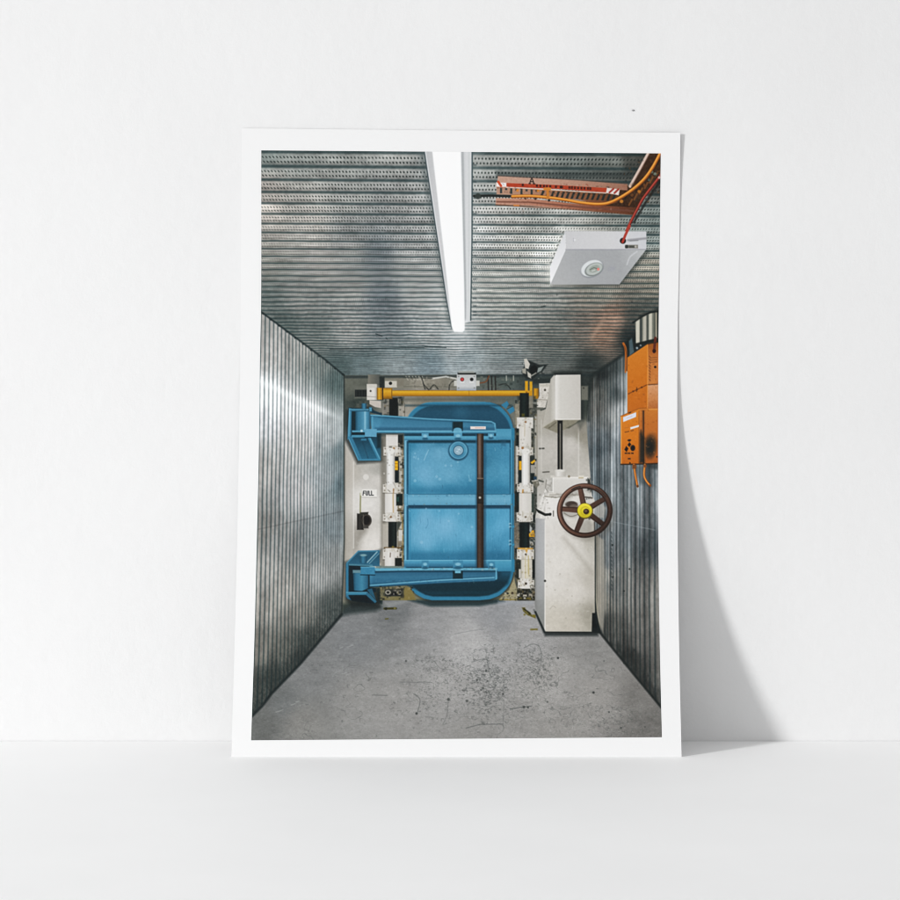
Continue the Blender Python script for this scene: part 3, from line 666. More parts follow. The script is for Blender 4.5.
    # middle and end rails
    box(404, 494.2, 513.6, 505, gy((494, (80, 146, 182)), (499, (96, 158, 192)), (504, (84, 148, 184))), .8)
    box(402.2, 494, 404.6, 505.6, (66, 138, 176), .8); box(511.5, 493.6, 515, 506, (44, 124, 164), .8); line([(408, 494.2), (513, 494.2)], .8, (40, 98, 126), .8, .8)
    line([(407.4, 494.8), (407.4, 504.6)], .8, (54, 116, 150), .8, .7)
    box(404, 433, 498, 436.8, (18, 62, 82), 1.2, .95, False)
    box(404, 436, 498, 440.2, gy((436, (70, 142, 178)), (438, (76, 148, 184)), (440, (48, 112, 146))), .8)
    box(496, 428.8, 513.6, 439.6, gy((429, (64, 138, 174)), (435, (72, 144, 180)), (439.5, (56, 126, 162))), .9); box(511.4, 428, 515.2, 440.6, (38, 118, 154), .8)
    line([(511.2, 440), (511.2, 561)], 1.2, (54, 132, 170), .8, .9); line([(512.8, 440), (512.8, 562)], .9, (30, 92, 122), .8, .9)
    box(404, 560, 513, 566.8, gy((560, (70, 146, 182)), (562.5, (62, 136, 174)), (566, (40, 104, 138))), .9); box(495, 560.6, 513, 571.4, gy((560.6, (66, 144, 180)), (567, (56, 134, 172)), (571, (44, 118, 154))), .9); box(511.6, 559.4, 515.4, 572, (36, 118, 156), .8)
    line([(404, 560.4), (511, 560.4)], .8, (112, 176, 208), .8, .7)
    for x in (420, 440, 468):                              # scuffs in the paint
        line([(x, 516), (x + .6, 523)], .8, (60, 120, 156), .9, .3)
    for k in range(16):
        a, b = hash2(np.array([k]), np.array([3]), 8)[0], hash2(np.array([k]), np.array([5]), 9)[0]
        dot(414 + 58 * a, 449 + 36 * b + (58 if k % 3 == 0 else 0), .8 + .8 * b, (150, 192, 218), .35)
    line([(426, 455), (428.5, 450), (424, 460)], .8, (168, 204, 226), .9, .4)
    line(curve([(426, 528), (428, 524), (427.5, 519)]), .8, (60, 122, 160), .9, .5)
    rr = [hash2(np.arange(60), np.full(60, k), 91) for k in range(5)]
    for i in range(60):
        x, y = 409 + 101 * rr[0][i], 442 + 118 * rr[1][i]
        line([(x, y), (x + 2.2 * (rr[2][i] - .5), y + 4 * (rr[3][i] - .2))], .7, (34, 84, 112) if i % 2 else (150, 190, 212), .9, .12 + .3 * rr[4][i] ** 2)
    clutter(404, 494.5, 513, 496.5, 30, 550, [(50, 100, 126), (150, 188, 206)], .7, 2, .4); clutter(404, 503, 513, 505, 30, 551, [(40, 88, 112), (110, 120, 110)], .7, 2, .4)
    for y in (524, 527, 541, 544.5):
        dot(510, y, 1.3, (150, 190, 210), .6); dot(510.4, y + 1, .9, (24, 66, 90), .7)
    for y in (525.5, 543.6):
        line([(513, y + 1.2), (519.5, y)], 1.8, (44, 128, 168), .9, 1)
    poly([(501, 405), (507, 401), (509, 404), (506, 409)], (44, 116, 152), .9); poly([(507, 410), (513, 406.5), (515.5, 410.5), (510, 414)], (40, 118, 158), .9); line([(507, 409), (513, 406)], .8, (18, 62, 84), .8, .8)
    box(501, 440, 506, 446, (30, 82, 108), 2, .45, False)

    def bolt(x0, y0, x1, y1, low=False):
        box(x0, y0, x1, y1, (76, 144, 180) if not low else (54, 124, 160), .9, 1, False)
        ell((x0 + x1) / 2, y1 - .6, (x1 - x0) * .42, 1.5, (30, 86, 114), 0, 1, .9, False)
        ell((x0 + x1) / 2, (y0 + y1) / 2 - .3, (x1 - x0) * .28, 1.5, (126, 182, 210), 0, 1, .8, False)
    # upper arm
    part(31, 'printed_hinge_arm', 30)
    poly([(369, 414.6), (385, 415.4), (430, 418.6), (470, 420.2), (492, 421.2), (495.6, 423.4), (496.6, 433.2), (376, 432.4), (372, 430)],
         lambda x, y: stops(y - (x - 370) * .045, [(414, (60, 128, 162)), (416, (34, 92, 122)), (417.2, (50, 114, 148)), (420, (58, 124, 158)), (425, (66, 132, 168)), (430, (56, 122, 158))]), .9)
    line([(371, 415.2), (385, 415.9), (430, 419), (470, 420.6), (491, 421.6), (494.8, 423.6), (495.4, 432)], 1.2, (90, 158, 192), .9, .9)
    line([(378, 417.3), (430, 420.6), (470, 422.2), (492, 423.2)], 1.0, (32, 88, 116), .9, .7)
    poly([(384, 416.4), (430, 420), (470, 421.6), (494, 423), (495, 430.4), (378, 430.4)], (16, 62, 90), 3, .16, False); box(375, 427.5, 495, 431, (20, 66, 92), 2, .4, False)
    box(375, 430.6, 496.2, 433.4, gy((430, (112, 176, 206)), (431.6, (80, 150, 186)), (433.4, (40, 100, 132))), .8)
    line([(372.4, 417), (372.4, 429)], 1.4, (76, 146, 180), 1, .8); line([(370.6, 417), (370.6, 429)], 1, (32, 86, 112), 1, .8)
    poly([(372, 433), (404, 433.4), (404, 436), (380, 437)], (20, 42, 48), 2, .8, False)
    bolt(421.6, 433.2, 428.6, 439.4); bolt(453.8, 432.6, 462.2, 439.6); bolt(488, 433.4, 494, 438.6)
    box(452.2, 421.8, 462.9, 431, (16, 44, 52), .9, 1, False); ell(457.6, 430, 4.2, 2.3, (86, 150, 184), 0, .9, 1, False); box(453.4, 430.6, 462, 432.8, (92, 160, 194), .8, 1, False); line([(452.4, 422), (452.4, 431)], .9, (34, 92, 118), .8)
    box(470.4, 426.4, 485.8, 429.2, (222, 206, 200), .8, 1, False)
    for k in range(6): line([(475.5 + k * 1.6, 427.8), (476.2 + k * 1.6, 427.8)], .8, (186, 140, 126), .8, .7)
    part(32, 'printed_hinge_arm', 30)
    poly([(404, 584), (440, 582.6), (500, 580), (502, 572), (512, 572), (508, 584), (497, 592), (430, 594), (412, 588)], gy((572, (22, 84, 112)), (582, (10, 48, 62)), (590, (12, 46, 58)), (594, (16, 62, 80))), 3, .8, False)
    poly([(368.5, 571), (375, 568), (497.4, 567.8), (497.6, 578.6), (494, 581), (440, 583.2), (406.7, 585), (368.5, 587)],
         lambda x, y: stops(y, [(567.6, (88, 156, 188)), (569.4, (76, 148, 184)), (571.2, (22, 70, 94)), (573, (44, 106, 140)), (577, (54, 120, 154)), (581, (46, 112, 148)), (586, (36, 98, 132))]), .9)
    poly([(372, 571), (496, 571), (495, 580), (440, 582.6), (372, 586)], (12, 56, 82), 3, .2, False)
    line([(376, 570.2), (430, 569.6), (496, 569.4)], 1.4, (96, 164, 196), .9, .9); line([(374, 572.4), (400, 571.4), (495, 571.3)], 1.3, (20, 64, 86), 1, .8)
    line([(370, 585.4), (406, 582.6), (440, 580.2), (494, 577.6)], 1.2, (104, 168, 198), .9, .8); line([(370, 584), (406, 581.2), (440, 578.8), (492, 576.4)], .9, (30, 86, 114), .9, .6)
    line([(496.2, 569), (496.2, 579)], 1.2, (90, 160, 194), .8, .9); line([(369, 587.2), (407, 585.2), (440, 583.4), (495, 581)], 1, (18, 60, 80), .9, .8)
    box(376, 565.6, 404, 568.2, noisy((96, 120, 120), 12, .8, seed=150), 1.2, .8, False)
    bolt(421.6, 560.6, 428.6, 568.4, True); bolt(453, 560.6, 463, 568.4, True); bolt(488, 561.6, 494.6, 568.2, True)
    box(452.8, 571, 462.9, 578.8, (14, 46, 56), .9, 1, False); box(455, 570.6, 460.8, 573.2, (96, 164, 196), .8, 1, False)
    clutter(376, 567.6, 496, 570.4, 60, 552, [(130, 150, 152), (64, 100, 116), (150, 170, 176), (96, 92, 76)], .7, 2.2, .45); clutter(376, 580, 495, 583, 30, 553, [(26, 62, 80), (120, 150, 160)], .7, 1.8, .35)
    # hinge brackets
    part(33, 'printed_hinge_bracket', 30)
    poly([(346, 410), (369, 407), (370, 436), (384, 438), (384, 462), (357, 464), (345, 440)], (30, 38, 38), 3, .7, False)
    poly([(348.6, 407.5), (369.5, 409), (370, 433.6), (381, 436), (381, 460.4), (358.2, 460.4), (348, 438)], (14, 48, 62), .9)
    poly([(352, 437), (381, 437), (381, 460.2), (361, 460.2)], gy((437, (18, 62, 82)), (450, (28, 86, 112)), (460, (34, 98, 128))), .9)
    poly([(348, 437.4), (351.8, 436), (362, 459.4), (358.2, 460.4)], (44, 112, 146), .9); line([(348.6, 438), (358.4, 460)], .9, (86, 152, 186), .8, .8)
    poly([(358, 459), (380.6, 458.6), (380.6, 460.6), (358.4, 460.6)], (54, 122, 156), .8)
    line([(369.6, 438.6), (379.2, 459)], 3.0, (46, 118, 152), .9); line([(370.2, 438.8), (379.6, 458.6)], .9, (92, 158, 190), .8, .8)
    line([(362, 440), (368, 458)], .8, (20, 60, 80), 1.4, .6)
    poly([(349, 408), (351.6, 408.6), (351, 436), (347.6, 440), (347.8, 430)], (50, 118, 152), .9); line([(349.6, 409), (348.8, 436)], .8, (94, 158, 190), .8, .8)
    box(352, 411, 356, 430, (14, 42, 52), 1.4, .9, False)
    box(350, 408.8, 369, 411.3, gy((408.8, (80, 146, 178)), (411.2, (36, 92, 120))), .8)
    box(361.6, 403.4, 366.6, 408.8, gx((361.6, (24, 74, 98)), (364, (56, 124, 158)), (366.6, (20, 66, 88))), .9)
    poly([(369, 407), (371.5, 407), (374, 410.5), (382, 413.5), (382, 415.2), (372, 413), (369, 411.5)], (16, 52, 68), 1); box(369.3, 407.4, 371.8, 411.4, (70, 138, 172), .9)
    box(355.4, 411.4, 369.8, 430.6, gx((355.4, (22, 70, 92)), (358, (44, 108, 140)), (363.6, (70, 136, 170)), (365, (124, 176, 204)), (366.4, (72, 138, 172)), (369.8, (40, 98, 128))), .9)
    box(352, 430.4, 365, 432.4, (74, 142, 176), .8); box(352, 432.4, 365, 435, (12, 40, 50), .8); box(351.6, 435, 365, 437.4, (62, 132, 166), .8)
    dot(361.6, 430.8, 1.2, (170, 206, 222), .9); box(361, 438.6, 366.5, 440.6, (44, 112, 146), .9)
    box(364.8, 429, 376.8, 437.2, noisy((84, 148, 184), 6, .7, seed=155), .8); line([(364.9, 437.2), (376.8, 437.4)], .9, (16, 56, 74), .8)
    box(377, 434, 381, 448, (14, 40, 48), 2, .8, False)
    part(34, 'printed_hinge_bracket', 30)
    poly([(344.6, 562), (345, 600), (352, 607), (380, 607), (384, 590), (369, 587), (368, 566), (380, 562), (382, 549)], (24, 32, 32), 4, .7, False)
    poly([(346.4, 563.4), (358.2, 550.8), (379.6, 550.4), (379.6, 566), (347, 567)], gy((550, (34, 90, 118)), (556, (26, 80, 106)), (566, (36, 96, 126))), .9)
    line([(346.8, 563.2), (358.4, 551.2), (379.4, 550.9)], 1.2, (64, 130, 162), .9, .9)
    line([(367.8, 563), (378, 552)], 3.0, (40, 100, 130), .9); line([(367.2, 562.4), (377.2, 551.8)], .9, (150, 182, 190), .8, .9); line([(369.4, 563.6), (379, 553.6)], .8, (140, 174, 184), .8, .6)
    box(360, 555, 366.8, 563, gx((360, (22, 72, 96)), (363, (50, 116, 148)), (366.8, (22, 70, 94))), .9); ell(363.4, 555.2, 3.3, 1.2, (112, 150, 160), 0, .9)
    poly([(346, 564), (369.5, 565), (369.5, 587.4), (376, 588), (376, 592), (368, 593), (376.8, 602.6), (372, 603.4), (350, 600), (346.2, 597)], (10, 36, 46), 1)
    line([(347, 564.6), (372, 565.6)], 1.6, (74, 132, 156), 1, .9)
    box(345.9, 564, 348.8, 597, gx((345.9, (40, 106, 138)), (347.6, (48, 116, 150)), (348.8, (24, 76, 100))), .9)
    poly([(346, 592), (367.6, 592), (369, 594.8), (346.4, 595)], (48, 118, 150), .9); line([(346.5, 592.4), (367, 592.4)], .8, (92, 152, 180), .8, .7)
    poly([(366.6, 592), (369.8, 594), (376.8, 601.4), (375, 603.2), (366, 595)], (38, 98, 126), .9); poly([(367, 589.6), (372, 588.4), (376, 600), (370, 594)], (30, 86, 112), 1)
    poly([(346.2, 595.4), (348.6, 596), (351, 600), (347, 598.6)], (38, 98, 128), .9); poly([(350, 596), (366, 596), (372, 603), (352, 601)], (10, 28, 34), 1.4)
    box(352.8, 570, 361, 573.4, (92, 130, 142), .9)
    poly([(353, 573), (368.4, 573), (368.4, 588), (362, 591), (354, 590.6)], gx((353, (20, 66, 86)), (356, (40, 104, 136)), (362, (54, 124, 156)), (367, (38, 96, 126)), (368.4, (24, 74, 98))), 1)
    box(360.6, 566.8, 374.9, 574.8, noisy((48, 122, 160), 8, .9, seed=156), .8); line([(360.6, 574.8), (374.8, 575)], .9, (14, 48, 62), .9); line([(360.8, 567), (374.6, 567)], .9, (96, 158, 186), .8, .7)
    poly([(376, 588), (384, 587.4), (382, 604), (377.5, 602)], (20, 38, 40), 2, .8, False)
    part(35, 'printed_porthole', 30)
    ell(458.4, 450.8, 10.2, 10, (22, 72, 98), 0, 1.6, .85)
    ell(458.4, 450.3, 9, 8.7, lambda x, y: stops(y, [(441.6, (56, 122, 156)), (450, (72, 142, 178)), (459, (46, 114, 150))]), 0, 1)
    ring(458.4, 450.3, 8.3, 8.1, 1, (110, 170, 202), 0, 1, .5)
    ell(458.5, 450.4, 5.3, 5.2, (34, 84, 110), 0, 1); ell(458.5, 450.4, 4.5, 4.4, (150, 178, 194), 0, 1)
    ring(458.5, 450.4, 3.1, 3.0, .8, (108, 144, 164), 0, .9, .8); line([(456.6, 450), (460.4, 451.4)], .8, (104, 140, 160), .8, .7); line([(456.8, 451.8), (459.6, 449)], .8, (206, 220, 228), .8, .5)
    part(36, 'printed_door_bar', 30)
    box(475.6, 434, 477.4, 567, (34, 92, 122), 1.6, .6, False); box(483.4, 440, 486, 566, (24, 74, 100), 2.4, .6, False)
    box(477, 433.6, 483.6, 567.8, gx((477, (40, 30, 24)), (478.6, (92, 74, 62)), (480, (106, 86, 74)), (481.6, (64, 50, 40)), (483.6, (34, 27, 22))), .9)
    box(477, 496, 483.6, 567.8, (44, 30, 20), 6, .45, False); box(477.4, 479, 483.2, 494, (34, 34, 32), 2.4, .75, False); box(477.4, 494, 483.2, 503, (40, 34, 28), 1.6, .8, False)
    line([(477.6, 478.4), (483, 478.4)], .9, (140, 120, 104), .9, .8); dot(479.9, 497.6, 1.2, (186, 180, 168), .95); line([(478, 503), (483, 503)], .9, (24, 20, 18), .9, .8)
    box(478.4, 436, 480.4, 474, (140, 116, 102), 1.6, .35, False)

    # ------------------------------------------------ white locking columns either side of the door
    def white(x, y):
        d = np.clip(fbm(x * .35, y * .22, 162, 4) + .05, 0, 1) * 1.3
        return mix(np.array((203, 200, 194.)) + (14 * fbm(x * .9, y * .9, 160, 3))[..., None], np.array((136, 124, 98.)), np.clip(d, 0, .6))

    def clamp(x0, y0, x1, y1, c=white):
        box(x0, y0 + 1.5, x0 + 3.4, y1 - 1, (200, 196, 188), .9); box(x1 - 3.4, y0 + 1.5, x1, y1 - 1, (192, 188, 180), .9)
        box(x0 + 2.4, y0, x1 - 2.4, y1, c, .9)
        for x in (x0 + 1.6, x1 - 1.8):
            for y in (y0 + 3, y1 - 3): dot(x, y, .8, (112, 104, 92), .75)
        line([(x0, y1), (x1, y1)], .9, (92, 88, 80), 1, .6)

    def rod(x0, x1, y0, y1):
        box(x0, y0 + 2, x1, y1 - 3, gx((x0, (176, 174, 170)), (x0 + 2.4, (222, 221, 218)), (x1 - 2.6, (212, 210, 206)), (x1, (156, 152, 146))), .9)
        ell((x0 + x1) / 2, y0 + 3, (x1 - x0) / 2, 3, (212, 210, 205), 0, .9); ell((x0 + x1) / 2, y1 - 3.4, (x1 - x0) / 2, 3.4, (204, 201, 195), 0, .9)

    part(40, 'printed_lock_column')
    box(380.6, 436, 386, 566, (92, 88, 78), 3.5, .5, False); box(398, 437, 403.6, 566, (40, 42, 36), 1.6, .75, False)
    box(382, 434, 404, 566, (128, 124, 114), 3, .5, False)
    box(398.4, 436, 403.6, 566, gx((398.4, (120, 116, 104)), (401, (190, 186, 176)), (403.6, (110, 100, 76))), 1, .9, False)
    for y in range(440, 566, 7):
        box(400 + (y % 3), y, 402.6 + (y % 2), y + 3, (82, 74, 52), 1, .55, False)
    clutter(397.5, 440, 404, 566, 95, 501, GRIME, .9, 4.2)
    box(396.5, 435, 403, 443, (20, 28, 28), 1.4, .9, False)
    box(382.6, 524, 388, 548, (168, 163, 153), 1.4, .9, False)
    box(386, 434.6, 398, 446, gy((434, (150, 146, 138)), (437, (202, 199, 194)), (446, (206, 203, 198))), .9)
    clamp(383.6, 445.6, 400.4, 456.4); box(389, 446, 392, 448, (110, 108, 100), 1, .8, False); dot(393.8, 448.4, 1.0, (150, 108, 50))
    box(394.6, 456.8, 398.8, 482.6, (20, 32, 36), .9); box(394.7, 461, 398, 470.2, (222, 164, 22), .9); line([(394.7, 463.6), (398, 463.6)], .8, (150, 104, 14), .8, .7); line([(394.7, 467), (398, 467)], .8, (150, 104, 14), .8, .7)
    poly([(398.5, 457), (402, 458), (401, 461.5), (399, 461)], (172, 166, 152), .9)
    clamp(383, 483, 400.6, 493.4); rod(386.5, 394.8, 448, 490.6); line([(393.6, 489), (393.4, 493)], 1.2, (136, 92, 40), 1, .8); line([(388, 490), (390, 491.6)], .9, (120, 116, 106), .9, .8)
    box(385, 493.6, 398, 513, gx((385, (196, 193, 188)), (391, (212, 209, 204)), (398, (190, 186, 180))), .9)
    line([(393.1, 494), (393.3, 512), (393.8, 521)], 1.2, (176, 148, 104), 1, .8)
    box(396.2, 494, 402.6, 505.6, (18, 34, 32), .9); box(396.6, 497, 399, 501.6, (40, 72, 66), .9); box(397.6, 505.6, 401.6, 511, (120, 108, 84), 1.2, .9); dot(400, 507, 1.2, (196, 190, 178)); line([(397.6, 510.4), (401, 510.4)], 1.2, (66, 48, 24), 1, .8)
    clamp(383, 512.8, 400.2, 522); dot(390.8, 517, 1.1, (128, 96, 62)); line([(400.4, 513), (402.6, 522), (401.6, 540)], 1.1, (150, 132, 82), 1, .8)
    box(388.4, 522, 396.8, 548.6, gx((388.4, (26, 34, 34)), (391, (16, 24, 24)), (394, (30, 42, 40)), (396.8, (14, 20, 20))), .9)
    poly([(396.8, 522), (402, 522), (399, 528), (397, 532)], (60, 66, 60), 1, .9); box(398.6, 530, 402.6, 543, (190, 187, 180), 1); box(397.6, 541, 402, 546, (120, 110, 92), 1.2, .8); line([(384.6, 547.8), (402, 547.6)], 1.4, (96, 72, 34), 1, .9); dot(393, 547, 1.2, (120, 104, 40), .9)
    clamp(383, 548, 399.4, 560); box(384.8, 552, 395, 566, gx((385, (196, 193, 188)), (390, (210, 207, 202)), (395, (190, 186, 180))), .9); box(395, 558, 402, 566, (24, 30, 28), 1)
    line([(390.4, 553), (390.2, 557)], .9, (96, 84, 70), .9, .9); line([(402.8, 536), (402.6, 560)], 1.2, (140, 122, 72), 1.2, .7)
    clutter(383.5, 445, 400, 493, 20, 502, [(150, 146, 136), (112, 108, 98), (228, 226, 222)], .8, 1.6, .7); clutter(383.5, 513, 400, 522, 10, 503, [(150, 146, 136), (112, 108, 98), (228, 226, 222)], .8, 1.6, .7)
    # clutter low on the wall behind the lower arm
    box(380, 587, 412, 600, noisy((116, 112, 84), 22, .6, seed=171), 1.4, .9); box(384.6, 589, 402.6, 596.4, (40, 44, 40), 1, .9)
    for x in (388, 399.6): ring(x, 592.4, 2.2, 1.8, 1.2, (160, 156, 144), 0, .9, .9); dot(x, 592.6, .9, (30, 32, 30))
    poly([(391, 595), (394, 589.6), (397, 595)], (18, 20, 20), .9); box(381, 596.6, 408, 600, (120, 112, 70), 1.2, .7); clutter(379, 586, 414, 600, 60, 504, GRIME, .9, 3); box(400.5, 588, 404, 598, (34, 36, 30), 1.2, .6); poly([(404, 588), (409, 587), (414, 594), (416, 600), (404, 600)], (126, 112, 58), 1.4, .8)
    part(41, 'printed_lock_column')
    box(514.6, 404, 537, 600, noisy((66, 70, 64), 34, .5, seed=172), 1.4, .9)
    box(534.6, 416, 538, 486, (164, 160, 150), 1.6, .9, False); clutter(515, 400, 521, 600, 120, 505, GRIME, .9, 4); clutter(530, 400, 536.6, 600, 90, 506, GRIME, .9, 3.6); box(514.8, 404, 519.5, 428, noisy((140, 134, 118), 24, .7, seed=173), 1.6, .9, False)
    box(516, 428, 520, 446, (22, 30, 28), 1.4, .9, False); dot(518.6, 433, 1.8, (40, 58, 50)); dot(517.4, 434, 1.4, (120, 112, 90), .6)
    box(514.8, 446, 518, 484, gx((514.8, (84, 84, 74)), (516.6, (190, 186, 178)), (518, (170, 166, 158))), 1, .9, False)
    box(519.8, 393, 528.8, 417, gx((519.8, (16, 24, 24)), (524, (30, 44, 42)), (528.8, (14, 20, 20))), .9); box(521.6, 413.6, 524.6, 416.6, (96, 88, 30), 1.2, .8)
    box(529, 396, 533, 408, (134, 130, 118), 1.4, .8, False)
    box(516.8, 417.4, 533.2, 428.2, white, .9); box(519, 427, 531.2, 447, gx((519, (190, 186, 178)), (523, (208, 204, 197)), (531, (192, 188, 180))), .9)
    dot(525.6, 422, 1.0, (140, 104, 66)); dot(519.6, 425.4, 1.1, (130, 124, 112), .8); dot(530.4, 423.4, .9, (150, 146, 136), .8); line([(524.8, 424), (524.6, 436)], .8, (168, 152, 120), .9, .6)
    clamp(517, 446, 533, 456); dot(522.6, 448, 1.2, (150, 104, 50)); poly([(526, 445.6), (529, 445.6), (531, 450), (529, 452)], (168, 164, 152), 1, .8)
    box(518.6, 456, 522, 483, (26, 38, 40), .9); box(519, 461, 521.8, 470, (216, 156, 22), .9); box(529.8, 456, 534.5, 484, (40, 48, 46), 1, .85); poly([(530.4, 462.4), (534.6, 459.6), (535.4, 461.4), (532, 464)], (222, 160, 24), .9)
    box(530.6, 465, 535, 473, (160, 157, 150), 1, .9); box(531, 474, 534, 480, (20, 34, 34), 1); box(533.6, 476.6, 537, 479.6, (28, 60, 84), .9); poly([(532, 481), (538, 480), (539.4, 485), (536, 488), (532.6, 484)], (108, 106, 94), 1); line([(532, 481), (538, 480.4)], 1, (196, 192, 182), .9, .8)
    clamp(517, 482.8, 533.4, 493.4); rod(521.6, 529.9, 448.4, 491.4); line([(523, 490), (522.6, 494)], 1.5, (176, 124, 46), 1, .9)
    box(515, 492, 519.4, 512, (24, 32, 30), 1.4, .9, False); box(517.6, 496, 520.4, 502, (30, 50, 50), 1, .9)
    box(519, 493.2, 531.6, 512, gx((519, (192, 188, 180)), (523, (207, 203, 197)), (531, (190, 187, 180))), .9); box(531.8, 494, 534, 512, (52, 66, 60), 1, .9)
    clamp(516.6, 511, 533.2, 522.2); dot(525.6, 517, 1.0, (112, 100, 84)); dot(520, 514.8, .8, (140, 132, 120)); box(533, 515, 535.4, 522, (24, 32, 30), .9)
    box(519.6, 522.4, 529.4, 548.4, gx((519.6, (18, 24, 24)), (523, (16, 28, 28)), (526, (26, 40, 40)), (529.4, (14, 20, 22))), .9)
    box(514.6, 523, 518.6, 548, noisy((128, 118, 104), 40, .7, seed=176), 1.2, .7); box(529.4, 523, 536, 548, noisy((62, 68, 66), 44, .6, seed=177), 1.2, .9)
    poly([(529, 534), (532, 530.4), (534, 530.4), (534.4, 532.6), (535, 536.8), (529.2, 536.8)], (220, 154, 22), .9); dot(531.6, 535, .9, (150, 98, 10)); poly([(530, 525), (532, 528), (531, 533), (529.6, 531)], (170, 172, 170), 1, .9); poly([(529.6, 541), (533, 542), (534, 546), (530, 545)], (160, 156, 148), 1, .9)
    clamp(517, 548, 534, 560); poly([(517.6, 547.6), (533, 547.8), (533, 549.4), (528, 549.4), (526.6, 553.4), (525, 549.6), (517.6, 549.2)], (196, 140, 46), .9, .85); dot(525.8, 554.4, 1, (84, 76, 64))
    box(520, 559.6, 532.3, 579, gx((520, (176, 170, 156)), (525, (204, 199, 188)), (528, (196, 188, 164)), (532, (182, 177, 166))), .9); box(532.4, 560, 535.2, 578, (18, 28, 26), .9); box(516, 560, 521, 578, (26, 34, 30), 1.2, .8); box(518.8, 569, 521, 578, (186, 181, 170), .9)
    line([(528.4, 556), (528.6, 574)], 1, (168, 150, 96), 1, .8); line([(525.4, 556), (525.4, 580)], .9, (176, 162, 118), 1, .7)
    clamp(517.8, 578.4, 534.2, 589); dot(525.9, 583.6, 1.2, (60, 50, 40)); ring(532, 586.6, 1.6, 1.6, 1, (110, 108, 100), 0, .9, .9)
    box(515, 589, 536, 600.6, noisy((48, 48, 36), 26, .6, seed=178), 1, .95)
    for (x, y, w, h, c) in ((517, 593, 3, 3.4, (190, 186, 176)), (523, 594.6, 4, 2, (176, 170, 156)), (528.6, 593.6, 4.4, 2.4, (156, 150, 138)), (523, 590, 3, 4, (22, 26, 24)), (528.6, 590, 3, 3.6, (30, 44, 42)), (519, 597.4, 3, 1.6, (128, 112, 34)), (526, 597.6, 5, 1.6, (112, 100, 34)), (515.6, 596.4, 4, 1.8, (24, 26, 22))):
        box(x, y, x + w, y + h, c, .9, .9)
    poly([(499, 599.6), (509, 590), (514, 578), (517, 590), (517, 600.6)], noisy((150, 142, 112), 22, .6, seed=179), 1.2, .95); dot(507.6, 593.4, 1, (50, 52, 46)); dot(512.4, 593.2, 1.2, (60, 50, 34)); line([(500, 599.8), (516, 599.6)], 1.2, (126, 108, 40), 1, .7)
    clutter(515, 588.6, 536, 600.4, 60, 507, GRIME, .9, 2.6); clutter(501, 592, 516, 600.4, 22, 508, GRIME + [(120, 104, 44)], .8, 2.2); clutter(517.5, 418, 533.5, 456, 16, 509, [(150, 146, 136), (120, 112, 96), (228, 226, 222)], .8, 1.5, .7); clutter(517, 483, 533.5, 493, 9, 510, [(150, 146, 136), (112, 108, 98)], .8, 1.5, .7); clutter(517, 511, 533.5, 522, 9, 511, [(150, 146, 136), (112, 108, 98)], .8, 1.5, .7); clutter(518, 548, 534, 589, 30, 512, [(150, 140, 110), (130, 118, 84), (112, 104, 84), (226, 222, 212)], .8, 1.8, .7); clutter(529.8, 523, 536, 548, 26, 513, GRIME, .9, 2.4)
    line([(539.6, 448.6), (543.8, 448.4)], 1.5, (56, 58, 54), 1, .9); line([(543, 472.2), (549, 471.8)], 1.3, (86, 84, 78), 1, .9); line([(539, 480.4), (543, 481.6)], 1.8, (70, 74, 68), 1, .8)
    line([(537, 414), (537, 486)], .9, (132, 128, 118), 1, .7); line([(541.4, 420), (541.4, 470)], .9, (200, 196, 188), 1.2, .6); line([(578.6, 428), (578.6, 478)], 1.2, (206, 203, 197), 1.4, .6)

    # ------------------------------------------------ sign, pull switch
    part(44, 'printed_sign')
    box(362, 489.4, 376.8, 497, (216, 214, 208), .9); line([(362, 497.2), (376.8, 497.4)], .8, (160, 156, 150), .9, .7)
    K = (66, 68, 70)

    def let(x, strokes):
        for P in strokes: line([(x + a, 491.2 + b) for a, b in P], .95, K, .75)
    let(363.0, [[(0, 4), (.5, 0), (2.0, 0)], [(.3, 1.9), (1.6, 1.9)]])
    let(366.1, [[(.1, 0), (0, 3.4), (.7, 4), (1.5, 3.6), (1.8, 0)]])
    let(369.0, [[(0, 0), (.2, 4), (1.6, 4)]])
    let(371.4, [[(0, 0), (.2, 4), (1.9, 4)]])
    part(45, 'printed_pull_switch')
    ell(365.8, 476.8, 3.8, 3.7, (178, 174, 168), 0, 1, .5, False); ell(365.9, 477, 3.0, 2.9, (204, 201, 195), 0, 1, .9, False)
    poly([(357, 527), (370, 522), (366, 533), (358, 540)], (130, 126, 118), 5, .6, False)
    line([(360.6, 493.5), (360.4, 502), (360.3, 514)], 1.3, (134, 134, 96), .9, 1, True); line([(360.8, 492), (360.9, 495)], 1.0, (206, 206, 190), .8)
    box(357, 513.6, 363.6, 529.8, gx((357, (30, 28, 26)), (360, (52, 50, 46)), (363.6, (26, 24, 24))), .9); poly([(360, 512.4), (368.6, 512), (367.6, 516), (360, 516)], (52, 52, 46), .9)
    ell(366.4, 520.4, 5.2, 6.2, (42, 38, 35), 0, .9); ell(366.0, 520, 3.4, 4.4, (24, 22, 22), 0, 1); ring(366.6, 520.4, 4.4, 5.4, .8, (92, 86, 78), 0, .9, .7); line([(363.4, 515), (363.6, 528)], .8, (104, 102, 94), .8, .8); box(363, 526, 368.5, 528.4, (64, 62, 58), .9, .9)

    # ------------------------------------------------ motor housing, shaft, cabinet
    part(46, 'printed_motor_box')
    poly([(552, 372), (560, 370.6), (581, 371), (584, 380), (584, 424), (580, 430)], (36, 44, 42), 3, .75, False)
